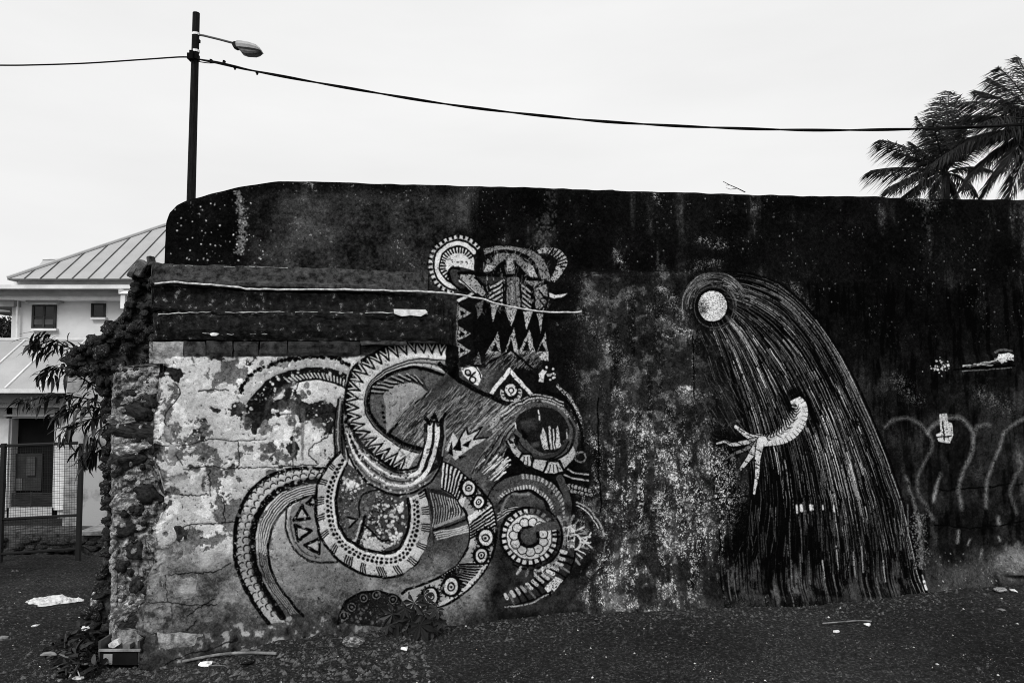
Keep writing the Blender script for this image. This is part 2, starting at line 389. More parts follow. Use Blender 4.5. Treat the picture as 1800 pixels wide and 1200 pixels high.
    lo2 = sstep(Y - (bl - 1150) + 80 * (med - .5), 1080, 1150)
    L = L * (1 - lo2) + (48 + 56 * (sml - .4) + 60 * sstep(sml, .74, .8)) * lo2
    V = V * (1 - pl) + L * pl
    # greyed plaster under the lower coils
    g = sstep(X, 600, 660) * (1 - sstep(X + 60 * (med - .5), 840, 900)) * sstep(Y, 970, 1015) * (1 - .8 * sstep(Y, bl - 40, bl))
    V = V * (1 - g) + (118 + 80 * (med - .5) + 34 * (tiny - .5)) * g
    g = sstep(X, 640, 690) * (1 - sstep(X + 60 * (med - .5), 850, 900)) * sstep(Y, 600, 640) * (1 - sstep(Y, 1000, 1040))
    V = V * (1 - g) + (78 + 60 * (med - .5) + 40 * (tiny - .5)) * g
    g = sstep(X, 850, 900) * (1 - sstep(X, 990, 1040)) * sstep(Y, 900, 960) * (1 - sstep(Y, 1060, 1090))
    V = V * (1 - g) + (30 + 34 * med * sml) * g
    C.V = np.clip(V / 255., 0.03, 1).astype(np.float32)
    # a pale mineral run near the rounded corner, white lichen dots
    for _ in range(420):
        y = R.uniform(335, 448); x = 417 + 10 * np.sin((y - 335) / 40.) + R.normal(0, 4)
        C.disc((x, y), R.uniform(.7, 1.9), R.uniform(70, 150), a=.8)
    for _ in range(60):
        C.disc((R.uniform(300, 480), R.uniform(350, 462)), R.uniform(.7, 1.7), R.uniform(140, 235))
    for _ in range(170):
        C.disc((R.uniform(830, 1790), R.uniform(345, 640)), R.uniform(.6, 1.5), R.uniform(70, 180), a=.8)
    for cx, cy, n, sp_ in () and ((1155, 348, 60, 9), (1243, 425, 60, 12), (1228, 470, 50, 16), (1405, 520, 40, 12), (545, 325, 60, 9), (1090, 450, 40, 9), (1720, 470, 20, 20), (1610, 352, 40, 14), (1590, 690, 60, 16), (1745, 705, 50, 22)):
        for _ in range(n): C.disc((R.normal(cx, sp_), R.normal(cy, sp_ * .8)), R.uniform(.7, 2.2), R.uniform(70, 190), a=.75)
    # settlement cracks
    def crack(p, w=1.6, v=18):
        q = spl(p, 9); q = q + R.normal(0, .9, q.shape); C.line(q, w, v, smooth=False)
    for p in ([(282, 780), (320, 782), (372, 772), (420, 774), (470, 770)], [(325, 822), (370, 818), (410, 822), (440, 820), (500, 818), (560, 815)],
              [(305, 660), (320, 690), (295, 730), (300, 760), (310, 790), (325, 815)], [(322, 870), (345, 868), (372, 866)], [(372, 822), (373, 868)],
              [(330, 920), (355, 918), (395, 916), (416, 914)], [(420, 774), (423, 800), (422, 820)], [(350, 686), (405, 684)], [(478, 728), (530, 726), (590, 724)],
              [(515, 770), (517, 820)], [(300, 1005), (340, 1003), (380, 1000), (410, 985)], [(296, 1005), (297, 1052)], [(250, 1058), (300, 1054), (350, 1060), (380, 1048)],
              [(560, 815), (545, 790), (575, 765), (590, 740)], [(330, 1080), (360, 1060), (385, 1058)], [(270, 1110), (320, 1108), (350, 1085)], [(290, 1160), (340, 1140), (420, 1118)],
              [(505, 700), (520, 690), (530, 660)], [(395, 870), (398, 915)], [(1020, 480), (1060, 476), (1110, 479), (1180, 476)], [(1000, 500), (1030, 486), (1095, 477)]):
        crack(p)
    for p in ([(1260, 876), (1330, 872), (1420, 872), (1520, 868)], [(1640, 862), (1720, 856), (1800, 850)], [(1216, 590), (1217, 640), (1219, 700)], [(1050, 700), (1052, 820), (1056, 900)], [(1265, 930), (1268, 1040)], [(1640, 922), (1720, 926), (1800, 915)]):
        crack(p, 2.6, 8)
    for a, b, n in (((1166, 592), (1216, 586), 50), ((1216, 590), (1217, 665), 40), ((1232, 700), (1270, 694), 40), ((1078, 684), (1098, 686), 20), ((1072, 690), (1075, 760), 25), ((1085, 690), (1130, 750), 110), ((1150, 575), (1215, 590), 60), ((1000, 700), (1020, 760), 40), ((1030, 560), (1120, 700), 120), ((1140, 540), (1180, 560), 60), ((1195, 690), (1222, 700), 80), ((1110, 750), (1210, 770), 160), ((1240, 742), (1300, 738), 40)):
        for _ in range(0):
            t = R.random(); C.disc((a[0] + (b[0] - a[0]) * t + R.normal(0, 3.2), a[1] + (b[1] - a[1]) * t + R.normal(0, 3.2)), R.uniform(.7, 1.9), R.uniform(110, 225), a=.85)

def paint_serpents(C):
    R = C.rng; K = 13
    # ---- upper left arch
    b = Band(C, [(420, 700), (432, 674), (455, 652), (485, 638), (520, 630), (555, 627), (590, 630), (618, 644)],
             [(445, 716), (452, 694), (470, 674), (495, 660), (525, 652), (555, 649), (585, 652), (612, 664)], 150, 0, a=.75, wear=.35)
    for s in np.linspace(.02, .98, 36): C.disc(b.at(s, .0)[0] + R.normal(0, 1, 2), R.uniform(3, 5), K, wear=.25)
    b2 = Band(C, [(428, 722), (446, 696), (472, 668), (500, 655), (530, 647), (560, 645), (590, 649), (611, 658)],
              [(470, 722), (476, 704), (492, 686), (512, 674), (535, 669), (560, 667), (585, 671), (607, 682)], 22, 0, wear=.12)
    b2.ticks(np.linspace(.42, .98, 17), .92, .52, 2.2, 185, wear=.2); b2.run(1., 3, K)
    for _ in range(16): C.disc(b2.at(R.random(), R.random())[0], R.uniform(1, 3.4), R.uniform(150, 215))
    C.line([(470, 722), (478, 702), (494, 686), (520, 672)], 6, 60, soft=5)
    for c, r in (((520, 705), 12), ((538, 690), 9), ((505, 712), 9), ((515, 740), 8), ((482, 790), 9), ((468, 795), 8), ((523, 760), 7), ((441, 740), 9), ((428, 715), 9), ((560, 740), 6), ((519, 795), 5)):
        for _ in range(6): C.disc((c[0] + R.normal(0, r * .5), c[1] + R.normal(0, r * .6)), r * R.uniform(.4, .75), R.uniform(55, 90), a=.8, wear=.2)
    for x in (518, 534): C.line([(x, 720), (x - 1, 790), (x + 1, 806)], 6, 92, a=.75, w1=3, soft=2.5, wear=.2)
    # limb going down
    C.poly([(598, 695), (614, 720), (618, 770), (612, 812), (588, 812), (586, 760), (592, 715)], 52, wear=.1)
    for o in (0, 6, 12, 18): C.line([(596 + o * .6, 700), (590 + o, 740), (589 + o, 780), (592 + o, 812)], 2.2, K if o % 12 == 0 else 150)
    # ---- big left coil
    b = Band(C, [(600, 826), (560, 822), (520, 822), (480, 832), (450, 853), (427, 888), (416, 930), (416, 975), (426, 1012), (446, 1052), (474, 1090)],
             [(604, 842), (565, 840), (530, 844), (495, 856), (470, 876), (452, 905), (444, 940), (446, 980), (458, 1018), (478, 1052), (504, 1088)], 165, 0, a=.85)
    b.run(0, 6, K); b.run(1.05, 11, K, .05, .97); b.run(.9, 4, 24, .55, .97)
    for j, s in enumerate(np.linspace(.05, .93, 26)):
        for t, o in ((.32, 0), (.72, .018)):
            c = b.at(s + o, t)[0]; C.disc(c, 5.4, 190 if s < .55 else 140, a=.6)
            a0 = np.degrees(np.arctan2(*(b.at(s + o, 0)[0] - b.at(s + o, 1)[0])[::-1])); C.ring(c, 5.6, 2, K, a0=a0 - 70, a1=a0 + 80, wear=.12)
    f = Band(C, [(604, 848), (565, 846), (530, 852), (500, 864), (478, 884), (462, 912), (456, 945), (458, 982), (470, 1018), (490, 1048), (518, 1082)],
             [(604, 866), (566, 866), (536, 872), (508, 886), (490, 906), (478, 930), (473, 960), (477, 992), (490, 1022), (510, 1050), (536, 1080)], 40, 0)
    for t in (.12, .3, .5, .68, .86): f.run(t, 1.9, 205, .0, .62, wear=.15)
    for t in (.2, .4, .6, .8): f.run(t, 1.6, 120, .6, .97, wear=.35)
    f.run(1.02, 4, K, .0, .99)
    # soft pale and grey patches within it
    C.blob((500, 935), 22, 150, .6, 44, C.wear); C.blob((540, 1010), 46, 120, .7, 30, C.wear); C.blob((610, 1024), 50, 110, .6, 18, C.wear)
    C.blob((560, 850), 26, 150, .3, 8)
    # triangle strip
    C.poly([(548, 868), (562, 872), (560, 905), (566, 940), (582, 968), (590, 978), (548, 985), (520, 962), (508, 920), (516, 886)], 120, a=.9, wear=.05)
    C.line([(506, 890), (505, 925), (514, 955), (535, 975), (560, 986), (594, 984)], 3.4, 30); C.line([(514, 905), (514, 930), (522, 952), (540, 970), (566, 978)], 2, 60)
    for t in ([(519, 912), (532, 886), (546, 908)], [(520, 920), (548, 928), (526, 948)], [(536, 955), (562, 942), (563, 970)], [(540, 882), (556, 868), (556, 884)]):
        C.poly(t, 170); C.line(t + [t[0]], 5, K, smooth=False)
    # ---- coil with rows of dots
    inner = [(609, 813), (599, 839), (592, 868), (592, 895), (599, 924), (612, 945), (632, 958), (655, 967), (680, 970), (697, 966), (708, 953), (717, 929), (720, 903), (717, 877)]
    C.poly(inner, 60, wear=.0)
    for _ in range(420): C.disc((R.normal(655, 30), R.normal(900, 34)), R.uniform(.8, 2.8), R.choice([20, 30, 190, 210, 150]), a=.85)
    for c, r in (((690, 905), 17), ((640, 940), 12), ((625, 850), 13), ((655, 950), 16), ((612, 850), 10), ((700, 940), 10), ((705, 890), 8)):
        for _ in range(26): C.disc((c[0] + R.normal(0, r * .6), c[1] + R.normal(0, r * .6)), R.uniform(1, 3.2), R.uniform(170, 235), a=.9)
    C.poly([(600, 905), (640, 855), (668, 850), (650, 900), (632, 950), (612, 940)], 78, a=.75)
    C.line([(632, 905), (636, 870), (665, 858)], 3, 20); C.poly([(612, 905), (628, 910), (616, 922)], 150); C.line([(612, 906), (628, 910), (615, 924)], 4, K, smooth=False)
    C.line([(630, 950), (642, 905)], 6, K); C.line([(624, 948), (636, 912)], 3, 190)
    C.line([(640, 920), (668, 945), (684, 948)], 3, K)
    C.poly([(636, 945), (660, 945), (690, 958), (672, 967), (645, 962)], 190, a=.8, wear=.3)
    b = Band(C, [(598, 792), (572, 824), (559, 852), (556, 885), (558, 914), (565, 940), (581, 965), (602, 986), (640, 1006), (665, 1011), (691, 1012), (717, 1004), (740, 981), (753, 955), (759, 924), (758, 898), (747, 860)],
             inner, 182, 4.5)
    b.run(1., 5, K, .1, 1)
    for c, t, r in ((.0, .60, 3.1), (.5, .76, 2.5)):
        n = 46; b.dots((np.arange(n) + c) / n * .98 + .01, t, r, K)
    for s in np.linspace(.05, .98, 15):
        n = R.integers(3, 5); b.ticks(s + np.arange(n) * .0085, .06, .40, 2.2, K, wear=.1)
    b.run(.86, 3.5, 205, 0, 1, wear=.25)
    # ---- shaded body between the coils
    C.poly([(752, 862), (790, 860), (822, 905), (826, 950), (812, 985), (770, 1008), (720, 1026), (690, 1022), (735, 990), (757, 940)], 74)
    C.blob((775, 985), 24, 120, .8, 14, C.wear); C.blob((735, 1006), 34, 120, .75, 12, C.wear); C.blob((780, 940), 26, 52, .8, 26)
    C.poly([(750, 858), (778, 862), (806, 880), (818, 902), (770, 930), (762, 960), (758, 905)], 34)
    for j in range(13):
        x = 757 + j * 4.6; C.line([(x, 866 + j * 1.3), (x + 6, 898), (x + 3, 925 - j * 1.6)], 1.8, R.uniform(120, 200), wear=.3)
    C.line([(765, 925), (795, 914), (820, 902)], 5, 150, wear=.2); C.line([(762, 932), (790, 924), (822, 912)], 3, K)
    for k in range(4): C.line([(764 + k * 2, 936 + k * 4), (785, 932 + k * 4), (805, 928 + k * 3.5), (824, 922 + k * 4)], 2.6, 180, wear=.25)
    # ---- zigzag coil: outer pale strip, then the toothed ring
    s_ = Band(C, [(603, 722), (604, 756), (612, 796), (632, 830), (655, 852), (688, 867), (716, 867), (742, 857), (760, 843), (773, 820), (783, 780)],
              [(611, 735), (620, 757), (637, 780), (658, 800), (682, 815), (703, 824), (722, 824), (738, 816), (748, 800), (757, 780), (768, 745)], 120, 4)
    for t, v in ((.16, 70), (.34, 215), (.5, 50), (.68, 215), (.86, 25)): s_.run(t, 3.6, v, .12, 1, wear=.1)
    s_.dots(np.linspace(.04, .34, 10), .5, 3.2, K)
    for _ in range(150): C.disc(s_.at(R.uniform(.1, .75), R.random())[0], R.uniform(.8, 2.2), R.choice([20, 190, 210]), a=.8)
    C.poly([(780, 600), (806, 610), (806, 668), (784, 660)], 16)
    ring_i = [(782, 636), (752, 632), (728, 633), (700, 641), (672, 655), (651, 673), (642, 697), (644, 724), (656, 746), (674, 762), (694, 777), (718, 790), (738, 794)]
    z = Band(C, [(786, 603), (768, 599), (740, 598), (712, 599), (688, 604), (662, 618), (636, 634), (620, 650), (611, 676), (607, 704), (610, 732), (620, 756), (637, 779), (660, 800), (690, 822), (716, 826)],
             ring_i, 200, 4.5)
    for _ in range(60): C.disc(z.at(R.random(), R.random())[0], R.uniform(.8, 2.), R.uniform(100, 150), a=.6)
    z.teeth(.0, .97, 22, -.02, .36, K, .33); z.zigzag(.0, .97, 22, .02, .66, 3.0, K)
    C.blob((638, 775), 14, 60, .5, 20)
    # inner rim and eye-like field
    C.poly([(776, 662), (752, 652), (724, 648), (700, 652), (676, 664), (658, 678), (648, 700), (650, 722), (662, 742), (684, 762), (712, 778), (740, 788), (752, 740), (790, 690)], 84)
    rim = Band(C, ring_i, [(780, 660), (752, 650), (724, 646), (700, 651), (676, 663), (657, 677), (647, 698), (648, 720), (660, 741), (680, 761), (702, 776), (722, 786), (740, 790)], 150, 0, wear=.15)
    rim.run(.35, 2.2, 40); rim.run(.62, 2.2, 200, wear=.2); rim.run(1., 6, K)
    C.poly([(674, 692), (688, 678), (720, 672), (740, 678), (752, 690), (724, 712), (700, 740), (680, 760), (676, 722)], 150, wear=.04)
    for _ in range(30):
        x = R.uniform(682, 740); C.line([(x, R.uniform(680, 700)), (x + R.normal(0, 1), R.uniform(700, 735))], R.uniform(1, 4), R.uniform(110, 210), a=.5, soft=2)
    C.poly([(654, 690), (660, 678), (690, 662), (724, 658), (745, 668), (754, 688), (738, 676), (718, 670), (690, 676), (672, 692)], 46)
    for a_, b_ in (((654, 688), (674, 688)), ((657, 680), (682, 683)), ((664, 674), (690, 677)), ((676, 668), (698, 673)), ((688, 662), (708, 670)), ((700, 658), (720, 668)), ((714, 657), (732, 670)), ((728, 660), (742, 673))):
        C.line([a_, b_], 3, 150, smooth=False); C.line([(a_[0], a_[1] + 3), (b_[0], b_[1] + 3)], 3, K, smooth=False)
    C.line([(752, 690), (726, 712), (704, 738), (684, 762)], 4, K)
    C.poly([(652, 700), (672, 698), (678, 712), (678, 752), (664, 738), (654, 720)], 88)
    for p in ((672, 712), (673, 724), (674, 732), (676, 741)): C.disc(p, 2.8, K)
    # ---- the hatched body that carries the head
    body = [(784, 655), (806, 670), (832, 684), (866, 700), (893, 710), (914, 708), (936, 698), (960, 692), (985, 708), (1004, 730), (1014, 752), (1017, 780), (1004, 808), (985, 822), (955, 830), (925, 820), (905, 800), (892, 785), (868, 812), (840, 860), (812, 846), (790, 815), (800, 770), (783, 775), (770, 760), (740, 788), (690, 768), (706, 740), (726, 714), (752, 692)]
    C.poly(body, 74)
    for j in range(900):
        t = R.random(); cx = 705 + 215 * t + R.normal(0, 8); cy = 752 - 42 * t + R.normal(0, 26)
        L_ = R.uniform(9, 30); dx, dy = np.cos(np.radians(-52 + 8 * t)), np.sin(np.radians(-52 + 8 * t))
        up = 655 + max(0, cx - 784) * .42 if cx > 770 else 700 - (cx - 700) * .35
        if cy - abs(dy) * L_ * .5 < up: continue
        if cy > 830 - abs(cx - 840) * .25 or (cx > 892 and cy > 730): continue
        C.line([(cx - dx * L_ / 2, cy - dy * L_ / 2), (cx + dx * 2, cy + dy * 2 + 1.5), (cx + dx * L_ / 2, cy + dy * L_ / 2)], R.uniform(1., 2.2), R.choice([16, 20, 24, 130, 160, 180, 110, 200]), a=.72, w1=.7, wear=.1)
    C.line([(772, 640), (800, 663), (832, 683), (865, 698), (891, 709), (913, 709), (936, 697)], 8, K)
    C.line([(684, 762), (708, 778), (742, 789)], 5, K)
    # right part of the body running under the mouth
    for j in range(90):
        t = R.random(); x = 838 + 62 * t + R.normal(0, 3); y = 800 - 60 * t + R.normal(0, 5) + 14
        C.line([(x + 12, y - 16), (x, y), (x - 10, y + 20)], R.uniform(1.2, 2.6), R.choice([16, 20, 130, 170, 90]), a=.8, wear=.1)
    for j in range(46):
        x = R.normal(870, 10); y = R.normal(823, 9); C.line([(x + 9, y - 8), (x, y), (x - 8, y + 7)], R.uniform(1.2, 3), R.choice([230, 235, 220, 190, 25]), w1=.8)
    # tail tip with two stripes
    C.poly([(746, 744), (781, 735), (781, 790), (770, 822), (750, 836), (732, 822), (745, 785)], 22)
    C.line([(757, 746), (753, 780), (740, 822), (722, 836)], 8, 220, w1=6, wear=.1); C.line([(770, 742), (766, 782), (752, 826), (730, 848)], 8, 222, w1=6, wear=.1)
    C.line([(748, 733), (756, 746), (763, 728), (771, 747), (783, 727)], 6, K, smooth=False)
    C.line([(783, 740), (782, 775), (778, 800)], 3, 120)
    # jagged tongues right of it
    C.poly([(786, 790), (796, 760), (806, 774), (820, 750), (822, 764), (848, 750), (830, 772), (858, 768), (832, 785), (820, 792), (800, 808)], 195, wear=.12)
    for p in ([(796, 790), (808, 768), (812, 792)], [(812, 782), (828, 772), (824, 786)], [(806, 800), (808, 806), (822, 800)], [(788, 795), (795, 775), (797, 802)]): C.poly(p, K)
    C.line([(806, 774), (820, 751), (822, 764), (848, 750), (832, 772), (858, 768)], 3, K, smooth=False)
    # ---- head: mouth, lips, teeth
    C.line([(864, 745), (884, 725), (905, 713), (939, 702), (965, 705), (986, 717), (1002, 734)], 9, 165, speck=.5, w1=4)
    for k in range(4): C.line([(880, 738 - k * 5), (906, 716 - k * 3), (940, 702 - k * 2.6), (968, 704 - k * 2.2), (990, 716 - k * 3)], 1.8, 190 if k % 2 else 30, speck=.35)
    C.poly(spl([(904, 741), (917, 724), (947, 714), (973, 719), (991, 734), (999, 754), (995, 774), (982, 790), (960, 797), (939, 788), (921, 768), (908, 755), (904, 741)]), 26)
    C.blob((930, 745), 16, 62, .8, 12, C.wear); C.blob((940, 780), 9, 90, .7, 6, C.wear)
    C.line([(1000, 735), (1008, 758), (1004, 785), (990, 800)], 5, 30)
    C.poly([(953, 785), (950, 765), (954, 751), (960, 762), (964, 790), (956, 790)], 200, speck=.3); C.line([(966, 750), (967, 770), (969, 788)], 3.4, 205, speck=.25); C.line([(972, 754), (973, 770), (974, 788)], 2.4, 200, speck=.25)
    C.poly([(977, 752), (980, 747), (983, 768), (987, 783), (977, 788)], 200, speck=.3)
    C.line([(947, 720), (948, 738)], 2.4, 215); C.line([(905, 742), (906, 753)], 2, 200); C.line([(995, 755), (996, 770), (992, 776)], 2, 170)
    lip = Band(C, [(890, 776), (897, 790), (908, 804), (934, 822), (960, 831), (985, 828), (1002, 815), (1012, 800)],
               [(906, 766), (912, 776), (921, 788), (941, 803), (965, 807), (986, 802), (1000, 790), (1006, 780)], 178, 4, speck=.15)
    C.ring((952, 758), 47, 6, 46, ry=45, a0=20, a1=165); C.ring((952, 758), 51, 2.4, K, ry=49, a0=20, a1=165)
    for tp in ([(912, 806), (918, 798), (932, 797), (937, 806), (934, 820), (922, 816)], [(955, 830), (962, 812), (966, 809), (982, 809), (992, 826), (974, 831)]):
        C.poly(tp, 190, speck=.1); C.line(tp[:5], 4, K, smooth=False)
        m = np.mean(tp, 0)
        for dx in (-5, 1, 7): C.line([(m[0] + dx, m[1] - 4), (m[0] + dx * 1.4, m[1] + 9)], 2, K)
    for p in ([(900, 758), (909, 783), (914, 770)], [(892, 770), (906, 778), (896, 780)], [(914, 752), (922, 775), (928, 766)], [(918, 756), (917, 770), (926, 772)]): C.poly(p, K)
    C.line([(980, 678), (999, 696), (1012, 717), (1020, 742)], 6, 185, speck=.62, w1=5)
    C.line([(965, 690), (990, 700), (1008, 722), (1020, 756), (1024, 790)], 5, K)
    C.ring((1019, 802), 9, 3, 120, speck=.45); C.disc((1019, 802), 4, 20)
    for k in range(4): C.line([(992 + k * 3, 834 - k * 5), (1010, 841 - k * 5), (1034, 843 - k * 5)], 2.6, 170 if k % 2 == 0 else K, speck=.2)
    for k in range(16):
        c = (994 + k % 8 * 6 + R.normal(0, 1), 852 + (k // 8) * 8 + k % 8 * 1.2); C.disc(c, 4, 150, speck=.45); C.ring(c, 4, 1.4, K)
    # ---- arch of dark paint with pale ticks
    b = Band(C, [(858, 876), (870, 852), (893, 839), (920, 832), (946, 836), (972, 850), (990, 875), (998, 905), (1000, 940)],
             [(876, 884), (886, 872), (905, 863), (925, 860), (942, 864), (957, 876), (966, 892), (972, 915), (974, 940)], 74, 0, a=.9)
    b.ticks(np.linspace(.05, .95, 30), .98, .78, 3.2, 185, speck=.3); b.ticks(np.linspace(.34, .95, 20), .02, .26, 4, 160, speck=.35); b.run(1.04, 3.4, K); b.run(-.04, 3, K)
    C.poly([(880, 886), (905, 868), (930, 864), (955, 880), (962, 905), (930, 895), (895, 900), (878, 925)], 66)
    for k in range(6): C.line([(876, 900 + k * 3), (892, 893 + k * 2), (910, 889 + k * 2)], 1.8, 170 if k % 2 else K, wear=.1)
    C.line([(880, 905), (895, 872), (930, 868)], 4, 120, soft=4, wear=.3)
    # ---- rosette
    C.disc((930, 942), 53, 16, ry=53); C.disc((931, 943), 49, 205, ry=49)
    t = np.radians(np.arange(0, 360, 13.5))
    for i, a_ in enumerate(t):
        ca, sa = np.cos(a_), np.sin(a_); C.line([(931 + 41 * ca, 943 + 41 * sa), (931 + 52 * ca, 943 + 52 * sa)], 4.4, K)
    C.ring((931, 943), 40.5, 2.2, 40); C.poly([(940, 885), (985, 900), (985, 930), (950, 912), (930, 900)], 40, soft=6, a=.7)
    for a_ in np.radians(np.arange(20, 380, 33)):
        c = (930 + 26 * np.cos(a_), 943 + 26 * np.sin(a_)); C.disc(c, 8, 196); C.ring(c, 8.4, 1.8, K)
    C.disc((930, 943), 20, K); C.disc((930, 942), 14, 66)
    C.poly([(930, 928), (955, 918), (990, 915), (999, 920), (997, 945), (985, 930), (950, 934), (934, 938)], 72)
    C.line([(984, 840), (998, 880), (998, 935)], 13, 66, wear=.1)
    C.poly([(998, 925), (1012, 920), (1010, 965), (997, 963)], 200, speck=.25); C.poly([(999, 938), (1010, 936), (1008, 948), (998, 950)], K)
    # outer half wheel on the right
    C.ring((985, 952), 60, 16, 14, a0=-75, a1=70, a=.6, soft=12, wear=.2); C.ring((931, 943), 62, 5, 150, a0=-35, a1=75, speck=.45); C.ring((931, 943), 72, 3, 110, a0=-30, a1=80, speck=.5); C.ring((931, 943), 57, 3, 12, a0=-60, a1=120); C.ring((985, 952), 76, 3, 150, a0=-68, a1=-8, speck=.3); C.ring((985, 952), 70, 2, 205, a0=-66, a1=-20, speck=.2); C.ring((985, 952), 78, 2.4, 110, a0=0, a1=50, speck=.5)
    for a_ in range(-60, 60, 12):
        ca, sa = np.cos(np.radians(a_)), np.sin(np.radians(a_)); C.line([(985 + 34 * ca, 952 + 34 * sa), (985 + R.uniform(44, 54) * ca, 952 + R.uniform(44, 54) * sa)], R.uniform(2, 4), R.choice([190, 205, 130]), smooth=False, speck=.25)
    C.ring((1010, 952), 10, 3, 190, ry=13, a0=-80, a1=80); C.line([(1024, 958), (1038, 935)], 2.6, 190, speck=.2); C.line([(1022, 945), (1040, 962)], 2.6, 190, speck=.2)
    for a_ in range(-30, 120, 13):
        ca, sa = np.cos(np.radians(a_)), np.sin(np.radians(a_)); C.line([(938 + 56 * ca, 945 + 56 * sa), (938 + 70 * ca, 945 + 68 * sa)], 5, R.choice([120, 180, 200]), speck=.4)
    # ladder at the bottom
    lb = Band(C, [(1012, 968), (1006, 996), (988, 1022), (958, 1044), (922, 1058), (892, 1064)], [(988, 964), (982, 985), (964, 1004), (938, 1021), (910, 1035), (884, 1047)], 40, 3, a=.85, wear=.1)
    for s in np.linspace(.04, .96, 13): C.line(lb.at(s, np.array([1., .62])) if 0 else np.vstack([lb.at(s, 1.02), lb.at(s, .66)]), 6, R.choice([205, 180, 150]), smooth=False, speck=.25)
    for s in np.linspace(.08, .92, 12): C.line(np.vstack([lb.at(s, .95), lb.at(s, .05)]), 3.4, R.choice([12, 90, 110]), smooth=False, wear=.15)
    C.poly([(958, 1034), (976, 1014), (990, 1020), (968, 1046)], 205, speck=.35); C.poly([(964, 1042), (972, 1036), (968, 1050)], K); C.line([(888, 1066), (930, 1060), (965, 1045)], 2.2, 150, speck=.4)
    # ---- spotted serpent
    b = Band(C, [(780, 812), (800, 822), (822, 842), (848, 864), (865, 888), (872, 921), (870, 960), (860, 991), (837, 1022), (814, 1043), (788, 1061), (764, 1067), (735, 1066)],
             [(776, 858), (792, 866), (806, 880), (820, 905), (826, 929), (824, 955), (814, 978), (798, 999), (775, 1012), (750, 1024), (730, 1030), (715, 1034), (706, 1042)], 150, 4.5)
    for a_, b_, n, v in ((.0, .125, 7, 215), (.305, .395, 6, 215), (.575, .72, 9, 185)):
        ss = np.linspace(a_, b_, n); b.ticks(ss, .05, .95, 3.6, v); b.ticks(ss + (b_ - a_) / n / 2, .05, .95, 3.6, K)
    for s, v in ((.14, 215), (.26, 215), (.41, 170), (.53, 120)):
        b.teeth(s, s + .05, 1, .98, .1, v)
    C.line(np.vstack([b.at(s, .1) for s in np.linspace(.6, .98, 12)]), 6, 190, wear=.15)
    for c, r, v in (((824, 857), 12, 225), ((842, 882), 11, 220), ((854, 945), 14, 205), ((846, 976), 12, 190), ((793, 1031), 15, 190), ((757, 1048), 14, 180)):
        C.disc(c, r + 4, K)
        for a_ in np.radians(np.arange(0, 360, 24)): C.line([(c[0] + (r + 1) * np.cos(a_), c[1] + (r + 1) * np.sin(a_)), (c[0] + (r + 6) * np.cos(a_), c[1] + (r + 6) * np.sin(a_))], 2.4, K)
        C.disc(c, r * .82, v, ry=r * .98); C.ring(c, r * .42, 2.6, K); C.disc(c, r * .16, K)
    # dark dome at the foot
    dome = spl([(596, 1090), (606, 1058), (626, 1042), (652, 1036), (680, 1040), (700, 1050), (716, 1072), (720, 1098)]); C.poly(dome, 28); C.line(dome, 4, K, smooth=False)
    for c in ((640, 1048), (662, 1043), (690, 1052), (618, 1062), (606, 1078)): C.disc(c, 8, 95, speck=.3); C.ring(c, 4, 3, K); C.ring(c, 8.5, 2, 20)
    for _ in range(90): C.disc((R.uniform(596, 720), R.uniform(1065, 1100)), R.uniform(1, 2.6), R.uniform(50, 120), a=.7)

